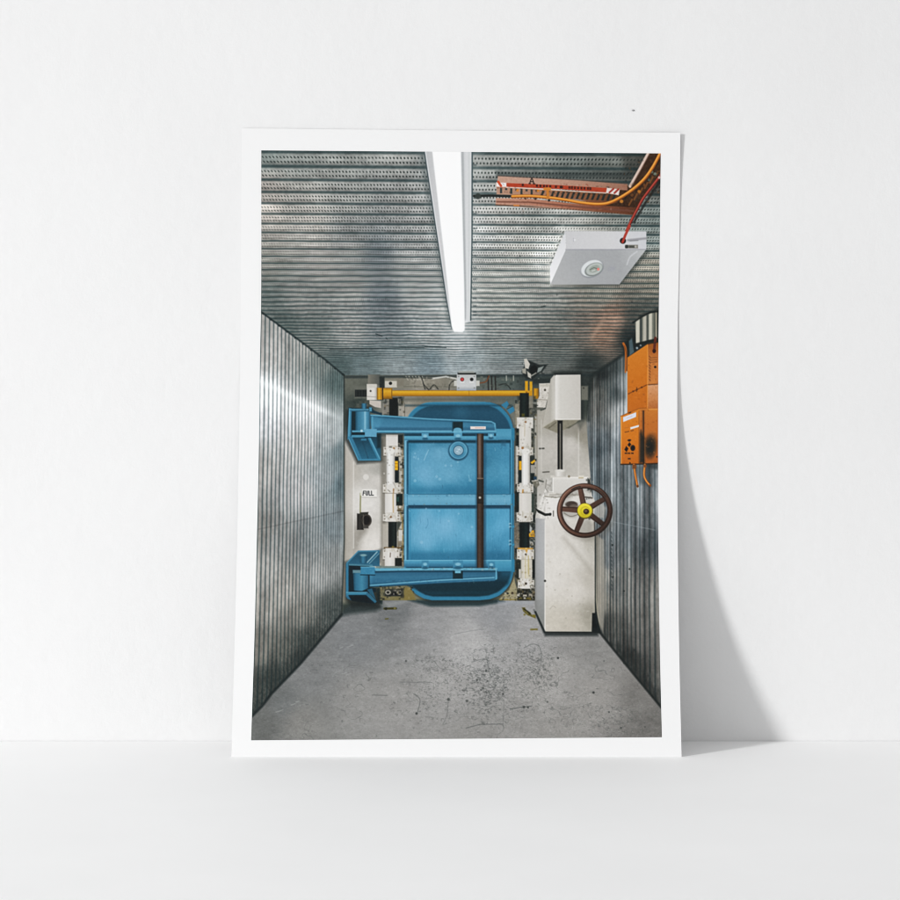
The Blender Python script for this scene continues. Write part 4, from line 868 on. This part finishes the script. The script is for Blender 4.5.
    box(581, 386, 588, 400, (112, 112, 102), 1.6, .9, False); dot(583.6, 388, 1, (60, 60, 54), .8)
    poly([(555, 432), (582, 420), (588, 424), (586, 432), (566, 437)], (140, 136, 126), 4, .6, False)
    poly([(554.5, 374.6), (550.6, 379), (547.4, 400), (542.6, 427), (556, 420.5)], gx((543, (176, 172, 162)), (550, (168, 164, 155)), (556, (200, 197, 190))), .9)
    poly([(542.8, 427.2), (555, 419), (580.6, 419), (568.5, 428), (557.4, 433)], noisy((132, 128, 112), 8, .5, seed=180), .9)
    line([(543, 427), (554.6, 419.8), (580.4, 419.6)], 1.2, (176, 172, 158), .9, .8); line([(549, 428), (556, 422.6)], 1.2, (94, 90, 76), 1, .7); poly([(566, 428), (580, 420.6), (576, 424), (569, 428.6)], (92, 92, 80), 1, .8)
    poly([(553.6, 377), (556, 374.6), (580.6, 374.3), (580.9, 418.6), (580, 419.6), (555, 419.8)], gx((554, (176, 172, 164)), (556, (216, 213, 208)), (560, (198, 195, 188)), (580, (188, 184, 177))), .9)
    line([(555.4, 419.2), (580.4, 419)], .8, (226, 224, 218), .9, .5); line([(555, 374.2), (581, 373.9)], 1.2, (24, 32, 32), 1, .9)
    part(47, 'printed_shaft')
    box(557.6, 420.5, 562.6, 471.5, (22, 26, 26), .9); line([(560.2, 424), (560.2, 470)], 1.1, (150, 144, 132), .9, .85); line([(561.2, 424), (561.2, 470)], .8, (60, 58, 54), .9, .8)
    part(48, 'printed_gear_cabinet')
    poly([(534, 610), (545, 636), (598, 636), (599, 628), (545, 626)], (26, 34, 34), 3, .8, False)
    poly([(546, 478), (545.4, 490), (540, 500), (535.3, 516), (535.3, 520), (547, 522), (552, 500), (553, 478)], noisy(gx((535, (170, 167, 160)), (541, (206, 203, 197)), (546, (190, 187, 181)), (553, (168, 166, 160))), 16, .5, seed=181), .9)
    for P in ([(538, 513), (543, 497), (546, 488)], [(541, 518), (545, 500)], [(546, 491), (553, 492)]): line(P, .9, (226, 224, 219), 1, .7)
    line([(546.4, 480), (545.6, 488), (548, 492)], 1.1, (120, 118, 110), 1, .7)
    poly([(535.3, 518), (546, 519), (545.4, 560), (544.9, 632), (536, 612.6), (534.9, 604), (535, 560)], lambda x, y: mix(stops(x, [(535, (136, 136, 136)), (538, (160, 161, 162)), (544, (172, 172, 172))]), np.array((112, 114, 110.)), np.clip((y - 560) / 90, 0, .8)), .9)
    box(536.5, 523, 544.5, 600, (158, 160, 162), 1, .35, False)
    body = field([(550, 505, (214, 211, 206)), (550, 540, (204, 200, 194)), (575, 545, (202, 198, 191)), (590, 540, (170, 166, 156)), (550, 580, (206, 202, 195)), (575, 590, (200, 195, 187)), (592, 580, (176, 171, 161)), (550, 622, (190, 184, 172)), (570, 625, (182, 176, 164)), (592, 615, (150, 146, 134)), (560, 560, (208, 204, 197))], 3, 6)
    poly([(545.5, 495), (592, 496), (594.6, 500), (594.8, 613), (592, 613), (591.6, 632), (544.8, 632)], noisy(body, 7, .35, seed=183), .9)
    line([(545.2, 520), (544.9, 631)], 1.1, (222, 219, 213), 1.1, .8); line([(544.9, 632.2), (591.6, 632.4)], 1.4, (28, 34, 33), 1, .95); line([(535.4, 612), (544.6, 632)], 1.8, (30, 38, 38), 1.2, .95)
    clutter(546, 540, 592, 631, 60, 565, [(178, 172, 158), (216, 213, 206), (150, 144, 128)], .8, 2.6, .3)
    line(curve([(564, 538), (574, 550), (584, 562), (592, 574)]), 3.5, (150, 145, 135), 5, .45); line(curve([(550, 609), (553, 606), (556, 608)]), .8, (160, 154, 144), 1, .7)
    dot(545, 580.9, 1.1, (48, 46, 42))
    for (x, y) in ((560, 574), (572, 596), (555, 590), (580, 604), (566, 618)): dot(x, y, .7, (150, 144, 132), .5)
    box(553, 477, 587.8, 493, gy((477, (216, 213, 208)), (480, (202, 199, 193)), (493, (196, 193, 187))), .9); line([(553, 478), (553, 492)], .9, (232, 230, 226), .9, .8); line([(553, 477.4), (587.6, 477.4)], .9, (226, 222, 214), .9, .8)
    poly([(587.6, 478), (590, 480), (592, 490), (590, 494), (587.4, 492)], (36, 42, 40), 1.4, .9)
    clutter(536, 478, 553, 520, 36, 540, [(150, 148, 140), (112, 110, 102), (228, 226, 220), (96, 94, 86)], .8, 2.4, .5); clutter(546, 492, 592, 498, 34, 541, [(150, 146, 136), (104, 100, 90), (230, 228, 222)], .8, 2.6, .6); clutter(586, 478, 594, 500, 14, 542, [(40, 46, 44), (150, 146, 138), (80, 80, 74)], .9, 2.4, .7)
    line([(545, 496.2), (556, 497.4), (564, 496)], 1.2, (124, 120, 108), 1, .8); box(548, 492.6, 556, 496, (204, 200, 192), 1, .9); line([(550, 495), (590, 494.6)], 1.4, (150, 146, 136), 1.2, .7)
    box(550.6, 475.4, 569, 477.6, (196, 192, 184), .9); box(554.4, 470.4, 565.8, 476.4, gx((554.4, (176, 172, 164)), (558, (216, 213, 208)), (565.8, (170, 166, 157))), 1); ell(560.1, 470.6, 4.6, 1.3, (206, 203, 196), 0, .9)
    box(578.6, 475.4, 584, 478, (206, 200, 186), .9); dot(569, 476.4, 1.2, (120, 110, 90), .8); line([(579, 478), (583, 478)], .8, (150, 128, 80), .9, .7)
    box(588, 503, 590, 537, (110, 106, 98), 3, .3, False)
    ell(571.5, 504.5, 6.2, 3.4, (70, 58, 52), 0, 1.2); ell(574, 506.6, 4.4, 2.4, (110, 98, 90), 0, 1.2, .8); ell(570, 513, 8, 4.6, (164, 160, 152), .3, 2, .8); line(curve([(564, 513), (571, 516.4), (579, 514)]), .9, (110, 106, 98), 1, .8)
    poly([(577, 528), (586, 519), (593, 524), (592, 532), (580, 533)], (154, 150, 142), 3, .7); poly([(592, 505), (600, 500), (606, 508), (604, 518), (597, 518)], (178, 174, 166), 2.5, .65); poly([(584, 491), (590, 490), (592, 496), (586, 498)], (200, 196, 188), 1.4, .8); line([(585, 497), (592, 498)], 1.6, (70, 66, 60), 1, .8)
    line([(594.4, 522), (594.6, 534)], 1.1, (60, 58, 54), 1, .8)
    poly([(534.6, 507.6), (538, 509.6), (545.4, 513.4), (551, 513.2), (551, 515.4), (545, 516), (538, 512.6)], (30, 34, 32), .9); dot(550.2, 514.2, 1.3, (24, 26, 26)); line([(553.4, 511), (553.4, 516)], .9, (60, 58, 54), .9, .8)

    # ------------------------------------------------ hand wheel
    part(50, 'printed_hand_wheel')
    ring(587.5, 513.6, 25.5, 25, 5.5, (96, 92, 84), 0, 4.5, .30)
    HX, HY = 584.8, 510.6
    br = lambda x, y: stops((x - HX) * -.5 + (y - HY) * -.5, [(-24, (44, 30, 24)), (-5, (74, 52, 42)), (10, (96, 68, 56)), (24, (112, 80, 66))])
    for (ax, ay) in ((-4.7, -22.5), (20.5, -12.2), (19.2, 14.4), (-8.7, 21.6), (-23.6, -1.8)):
        l = math.hypot(ax, ay); nx, ny = -ay / l, ax / l
        poly([(HX + nx * 3, HY + ny * 3), (HX + ax * 1.02 + nx * 2.4, HY + ay * 1.02 + ny * 2.4), (HX + ax * 1.02 - nx * 2.4, HY + ay * 1.02 - ny * 2.4), (HX - nx * 3, HY - ny * 3)], br, .9)
        line([(HX + nx * 2.1 + ax * .3, HY + ny * 2.1 + ay * .3), (HX + ax + nx * 1.7, HY + ay + ny * 1.7)], .8, (38, 24, 18), .9, .7)
    ring(HX, HY, 25.2, 24.7, 5.2, (42, 27, 21), 0, .9, 1, True)
    ring(HX - .2, HY - .3, 25.3, 24.8, 3.6, br, 0, 1.2)
    ring(HX - .4, HY - .5, 25.5, 25.0, 1.2, lambda x, y: stops((x - HX) * -.7 + (y - HY) * -.35, [(-24, (70, 46, 36)), (0, (108, 74, 58)), (24, (160, 122, 104))]), 0, 1.1, .8)
    line(curve([(572, 489.5), (576, 487.6), (580, 486.6)]), 1.3, (36, 40, 38), 1, .8); line(curve([(596, 488.6), (602, 492.4), (606, 497)]), 1.2, (48, 44, 40), 1, .6)
    part(51, 'printed_hub', 50)
    ell(HX + .2, HY + .4, 8, 7.9, (90, 80, 18), 0, 1); ell(HX, HY, 7.3, 7.2, lambda x, y: stops(y, [(503, (232, 214, 60)), (511, (214, 196, 36)), (518, (186, 168, 26))]), 0, .9)
    ring(HX + .4, HY + .3, 4.2, 4.1, 1.0, (176, 158, 26), 0, 1, .7); ell(586.2, 511.5, 2.9, 2.8, (52, 36, 26), 0, .9); ell(585.8, 511, 1.5, 1.4, (104, 82, 62), 0, 1)
    dot(589.5, 518.5, 1.2, (60, 60, 66), .7)

    # ------------------------------------------------ orange boxes on the right wall
    part(60, 'printed_duct')
    poly([(622, 345), (636, 332), (640, 316), (664, 306), (664, 346), (640, 352), (627, 362)], (26, 36, 36), 4, .85, False)
    poly([(635, 320.4), (642, 316), (650, 312.8), (657, 312), (657.4, 338.6), (649, 340), (636, 344)], (120, 122, 112), .9)
    for x, w, c in ((636, 3.4, (196, 192, 176)), (640, 2, (58, 66, 64)), (643.2, 3, (176, 172, 158)), (646.6, 1.8, (74, 80, 74)), (649, 3, (190, 186, 170)), (653.6, 1.8, (86, 90, 82)), (655.4, 1.6, (140, 134, 118))):
        poly([(x, 320.6 - (x - 635) * .46), (x + w, 320.6 - (x + w - 635) * .46), (x + w, 343.8 - (x + w - 636) * .26), (x, 343.8 - (x - 636) * .26)], c, .9, .95, False)
    line([(633, 322.6), (642, 316.6), (650, 312.6), (660, 311)], 1.6, (20, 28, 28), 1.2, .9); line([(635, 344.6), (649, 341), (659, 339)], 2.2, (26, 32, 30), 1.4, .9)
    poly([(629.6, 356), (629, 341), (632, 338), (634, 352)], (86, 108, 116), 1.4, .8); dot(637, 348, 1.1, (170, 184, 190), .8); dot(640.6, 345.4, .9, (150, 160, 164), .8)
    part(61, 'printed_junction_box')
    line(curve([(623.4, 343.4), (625.4, 348), (626, 356), (625.8, 372)]), 2.2, (176, 98, 30), .9, 1, True); line(curve([(624.6, 346), (626.8, 356), (626.6, 371)]), .8, (96, 52, 20), .9, .7)
    line([(627, 372), (626.8, 412)], 1.6, (190, 206, 214), 1.2, .7)
    poly([(627.3, 357.6), (648, 343.8), (648, 411), (627.4, 413)], lambda x, y: stops(y + (x - 640) * .4, [(345, (206, 122, 32)), (380, (200, 112, 22)), (415, (188, 102, 22))]), .9)
    poly([(648, 343.8), (658.8, 342), (660, 384), (647.4, 385)], noisy(gy((343, (150, 84, 28)), (360, (192, 116, 50)), (384, (198, 122, 58))), 8, .5, seed=190), .9)
    poly([(647.4, 385.4), (660, 384.4), (660, 409), (647.4, 408.4)], noisy(gy((385, (208, 148, 108)), (398, (196, 128, 76)), (408, (176, 104, 50))), 8, .7, seed=191), .9)
    line([(628.4, 393.8), (647.4, 384.6), (660, 384)], 1.0, (110, 60, 18), .9, .8); line([(647.7, 345), (647.5, 408)], .9, (232, 150, 66), .9, .7)
    for q in (.25, .45, .7): dot(628.4 + 19 * q, 393.6 - 9 * q, .9, (84, 50, 20), .8)
    line([(636.8, 387.6), (636.6, 391.4)], 1, (96, 56, 18), .9, .8)
    for k in range(9): line([(649.4, 356 + k * 2.9), (650.2, 357.4 + k * 2.9)], .8, (84, 50, 20), .9, .7)
    for k in range(3): line([(650.5, 358 + k * 2.2), (657, 357.4 + k * 2.2)], .8, (96, 60, 30), .9, .6)
    dot(655.2, 367, 1.2, (24, 24, 22)); line(curve([(655.4, 338), (654.6, 346), (654, 352)]), 2.6, (98, 44, 34), 1); dot(654.2, 351, 1.8, (52, 24, 20)); line([(648, 344), (659, 342)], 1, (60, 40, 24), 1, .8)
    clutter(628, 360, 660, 410, 46, 564, [(170, 92, 20), (146, 82, 26), (226, 146, 66), (120, 66, 22)], .8, 2.2, .35)
    part(62, 'printed_control_box')
    poly([(640, 462), (660, 462), (660, 470), (648, 468)], (34, 42, 44), 3, .6, False)
    poly([(620.9, 416), (639.6, 408.2), (639.2, 464), (621, 464.6)], lambda x, y: stops(y, [(408, (214, 126, 30)), (440, (206, 116, 22)), (464, (190, 102, 20))]), .9)
    poly([(639.4, 408.2), (660, 408.4), (660, 463.6), (639, 464)], lambda x, y: stops(y, [(408, (196, 118, 42)), (425, (188, 108, 38)), (464, (168, 92, 32))]), .9)
    line([(620.9, 416.2), (639.4, 408.4), (646, 408)], .9, (150, 84, 20), .9, .8); line([(621.1, 417), (621.2, 464)], 1, (236, 160, 76), .9, .7); line([(649, 409.4), (657.4, 409.4)], 1, (224, 150, 78), .9, .8)
    line([(621, 464.4), (639, 464.2), (658.4, 463.4)], 1.3, (52, 36, 22), 1, .9)
    box(641.6, 410, 645, 462, (150, 88, 34), 1.4, .8, False)
    ell(650.6, 446, 6.4, 11.2, (66, 52, 34), .15, 5, .75, False); ell(650, 447, 4.6, 8.6, (28, 32, 30), 0, 5, .92, False); clutter(640, 410, 658, 462, 40, 530, [(150, 84, 28), (120, 66, 24), (206, 132, 66)], .8, 1.8, .45); poly([(639.6, 434), (641, 430), (644.4, 438), (644.6, 463), (639.4, 463)], (26, 34, 34), 3, .85, False)
    line([(643.4, 411), (643.6, 463)], 1.1, (30, 30, 26), .9, .9); line([(645, 440), (645, 462)], .8, (150, 92, 44), .9, .6); line([(638.9, 411), (638.8, 463)], .8, (150, 86, 22), .9, .7)
    clutter(622, 412, 639, 463, 30, 531, [(170, 92, 20), (140, 78, 22), (226, 148, 66)], .8, 1.6, .4); dot(629.4, 440.4, 1.2, (50, 36, 22)); line([(628, 440.3), (630.6, 440)], 1.2, (50, 36, 22), .8)
    poly([(629.4, 442.2), (631.2, 444.4), (629.4, 447), (627.6, 444.8)], (22, 24, 24), .9, 1, False)
    poly([(626.3, 446), (628.4, 448.6), (626.6, 452), (624.4, 449.6)], (24, 24, 24), .9, 1, False); ell(632.8, 448, 2.4, 3, (22, 26, 28), 0, .9, 1, False)
    for x in (626, 629, 632.4): box(x - 1.2, 452.6, x + 1.2, 453.9, (44, 34, 26), .9, .9, False)
    box(628, 458, 630.6, 459.4, (48, 36, 24), .9, .9, False); dot(630, 463, .8, (60, 40, 20)); dot(657, 456.8, .8, (50, 34, 20))
    line([(625.2, 432.2), (628.8, 431.4)], 1.1, (110, 66, 26), .8, .8); line([(631, 430.9), (633.4, 430.4)], 1.1, (120, 72, 28), .8, .8); line([(625, 428), (629, 427)], .8, (150, 90, 34), .9, .4); line([(629, 413), (630.6, 412.4)], 1.4, (70, 46, 22), .9, .8)
    part(63, 'printed_label_plate', 62)
    poly([(623, 417.2), (636.2, 412.2), (636, 416.9), (623.2, 422)], (206, 212, 226), .8)
    line([(627, 418), (632, 416.2)], .9, (190, 150, 140), .9, .5)
    part(64, 'printed_label_plate', 62)
    poly([(630.3, 427.3), (639, 424.9), (638.8, 426.9), (630.5, 429.4)], (210, 214, 226), .8)
    part(65, 'printed_cable')
    poly([(632, 465), (649, 465), (652, 486), (640, 484)], (50, 64, 68), 4, .45, False)
    cable([(634, 464.8), (635.2, 474), (637.6, 486.5)], 2.2, (128, 70, 24), (202, 120, 44), (226, 150, 78)); box(632.4, 464.6, 636.4, 468.8, (120, 72, 34), .9)
    cable([(645, 464.8), (644.2, 475), (646.4, 481), (650.2, 485.6)], 2.2, (134, 74, 24), (210, 126, 46), (232, 158, 86)); dot(645, 466, 1.6, (128, 76, 34)); dot(637.6, 486, 1, (60, 40, 24), .8); dot(650, 485.4, 1.2, (120, 70, 34), .8)
    begin(0)
    # the tone of the print: slightly muted blues, crisp local contrast, fine grain
    g = CC.mean(2, keepdims=True)
    CC[:] = g + (CC - g) * .88
    blue = np.clip((CC[..., 2] - CC[..., 0] - 30) / 60, 0, 1)[..., None]
    CC[:] = CC * (1 - blue * np.array((-.02, .01, .04))) + blue * 5
    big = CC
    for rad in (2, 3):
        for ax in (0, 1):
            big = sum(np.take(big, np.clip(np.arange(big.shape[ax]) + d, 0, big.shape[ax] - 1), axis=ax) for d in range(-rad, rad + 1)) / (2 * rad + 1)
    CC[:] = CC + .27 * np.clip(CC - big, -50, 50)
    v = CC / 255; CC[:] = (v - .030 * np.sin(2 * np.pi * v) + .004) * 255
    CC[:] = np.clip(CC + (5 * (vnoise(GX * 1.25, GY * 1.25, 301) - .5) + 5 * (vnoise(GX * .7, GY * .7, 302) - .5))[..., None] * np.clip((250 - CC) / 60, 0, 1), 6, 252)


paint()


# ---------------------------------------------------------------- the sheet of paper, bowed, leaning on the wall
GAP_PTS = [(120, 1.2), (200, 0.9), (260, 0.8), (330, 1.3), (415, 4.0), (470, 9.2), (518, 16.4), (611, 37.5), (663, 54.5), (702, 70.5), (757.4, 91.4), (770, 96)]


def gap(x, y):
    """metres between the wall and the sheet at a place on it; a little curl at the upper right corner"""
    g = smooth_interp(y, GAP_PTS) / PXM
    curl = 2.4 / PXM * np.clip((240 - y) / 110.0, 0, 1) ** 2 * np.clip((x - 600) / 80.0, 0, 1) ** 2
    return g + curl


def to_world(x, y, off=0.0):
    g = gap(x, y) + off
    k = (CAM_D - g) / CAM_D
    return np.stack([(x - 450.0) / PXM * k, -g, CAM_H - (y - HOR) / PXM * k], -1)


def lin(c):
    c = c / 255.0
    return np.where(c <= 0.04045, c / 12.92, ((c + 0.055) / 1.055) ** 2.4)


poster = bpy.data.objects.new('poster', None); COL.objects.link(poster)
tag(poster, label='white bordered paper print of a blue steel bunker door, leaning against the white wall', category='poster')
poster.empty_display_size = 0.1
BASE = np.array([0.0, -0.0866, 0.0])
poster.location = BASE

PAP_L = [(128.3, 241.7), (250, 241.0), (330, 240.4), (450, 238.9), (550, 237.0), (650, 234.5), (757.4, 231.4)]
PAP_R = [(132.8, 680.3), (240, 679.4), (330, 677.6), (450, 677.3), (540, 677.7), (650, 679.2), (757.4, 681.6)]
NR, NC = 200, 70
s = np.linspace(0, 1, NC)[None, :]; t = np.linspace(0, 1, NR)[:, None]
yl = 128.3 + t * (757.4 - 128.3); yr = 132.8 + t * (757.4 - 132.8)
px = smooth_interp(yl, PAP_L) + s * (smooth_interp(yr, PAP_R) - smooth_interp(yl, PAP_L)); py = yl + s * (yr - yl)
front = to_world(px, py).reshape(-1, 3) - BASE; back = to_world(px, py, -0.00035).reshape(-1, 3) - BASE
q = grid_quads(NR, NC); n = NR * NC
ids = np.arange(n).reshape(NR, NC)
rim = np.concatenate([ids[0, :], ids[1:, -1], ids[-1, -2::-1], ids[-2:0:-1, 0]])
nx = np.roll(rim, -1)
rv = np.concatenate([np.concatenate([front, back])[rim], np.concatenate([front, back])[rim + n]])   # the cut edge has points of its own, so the faces shade flat up to it
k = len(rim); j = np.arange(k); j2 = (j + 1) % k
quads = np.concatenate([q, q[:, ::-1] + n, np.stack([j, j2, j2 + k, j + k], 1) + 2 * n])
paper = mesh_from_arrays('paper_sheet', np.concatenate([front, back, rv]), quads, poster)
pm = bpy.data.materials.new('white_paper'); pm.use_nodes = True
pn = pm.node_tree; pb = pn.nodes['Principled BSDF']
pb.inputs['Base Color'].default_value = (PAPER_ALBEDO, PAPER_ALBEDO, PAPER_ALBEDO, 1); pb.inputs['Roughness'].default_value = 0.8; pb.inputs['Specular IOR Level'].default_value = 0.15
nz = pn.nodes.new('ShaderNodeTexNoise'); nz.inputs['Scale'].default_value = 900; nz.inputs['Detail'].default_value = 3
bp = pn.nodes.new('ShaderNodeBump'); bp.inputs['Strength'].default_value = 0.05; bp.inputs['Distance'].default_value = 0.0004
tcn = pn.nodes.new('ShaderNodeTexCoord')
pn.links.new(tcn.outputs['Object'], nz.inputs['Vector']); pn.links.new(nz.outputs['Fac'], bp.inputs['Height']); pn.links.new(bp.outputs['Normal'], pb.inputs['Normal'])
paper.data.materials.append(pm)

# the ink: one material reads the colour each mesh point was painted with
im = bpy.data.materials.new('printed_ink'); im.use_nodes = True
inn = im.node_tree; ib = inn.nodes['Principled BSDF']
at = inn.nodes.new('ShaderNodeAttribute'); at.attribute_name = 'ink'
inn.links.new(at.outputs['Color'], ib.inputs['Base Color'])
ib.inputs['Roughness'].default_value = 0.75; ib.inputs['Specular IOR Level'].default_value = 0.15

k3 = np.array([.0, .16, .68, .16, .0])                  # the print is a little soft
soft = CC.copy()
for ax in (0, 1):
    acc = np.zeros_like(soft)
    for d, w in zip((-2, -1, 0, 1, 2), k3):
        i = np.clip(np.arange(soft.shape[ax]) + d, 0, soft.shape[ax] - 1)
        acc += w * np.take(soft, i, axis=ax)
    soft = acc
alb = np.clip(lin(soft) * PAPER_ALBEDO / lin(np.array(PAPER_SRGB)), 0.004, 0.9).reshape(-1, 3)
pos = (to_world(GX, GY, 0.00012)).reshape(-1, 3) - BASE
aq = grid_quads(PH, PW)
cell = IDS[:-1, :-1].ravel()
made = {}
for i in sorted(NAMES):
    name, par = NAMES[i]
    sel = aq[cell == i]
    if not len(sel): continue
    used, inv = np.unique(sel, return_inverse=True)
    o = mesh_from_arrays(name, pos[used], inv.reshape(-1, 4), made[par] if par else poster)
    a = o.data.attributes.new('ink', 'FLOAT_COLOR', 'POINT')
    a.data.foreach_set('color', np.concatenate([alb[used], np.ones((len(used), 1))], 1).astype(np.float32).ravel())
    o.data.materials.append(im)
    made[i] = o

# a pinhole in the wall above the print
hx, hz = (633.2 - 450) / PXM, CAM_H - (110.4 - HOR) / PXM
hv, hq = [], []
for k in range(12):
    a = 2 * math.pi * k / 12
    hv += [(hx + .0012 * math.cos(a) * 1.2, -.0003, hz + .0008 * math.sin(a)), (hx + .0007 * math.cos(a), -.0009, hz + .0005 * math.sin(a))]
for k in range(12):
    b = (k + 1) % 12
    hq.append((2 * k, 2 * b, 2 * b + 1, 2 * k + 1))
for k in range(5):
    hq.append((1, 2 * (k + 1) + 1 if k else 3, 2 * (k + 2) + 1, 2 * (k + 3) + 1)) if k in (0, 2, 4) else None
pin = mesh_from_arrays('pinhole', np.array(hv), np.array(hq), wall)
dm = bpy.data.materials.new('dark_pinhole'); dm.use_nodes = True
dm.node_tree.nodes['Principled BSDF'].inputs['Base Color'].default_value = (.30, .30, .30, 1)
pin.data.materials.append(dm)
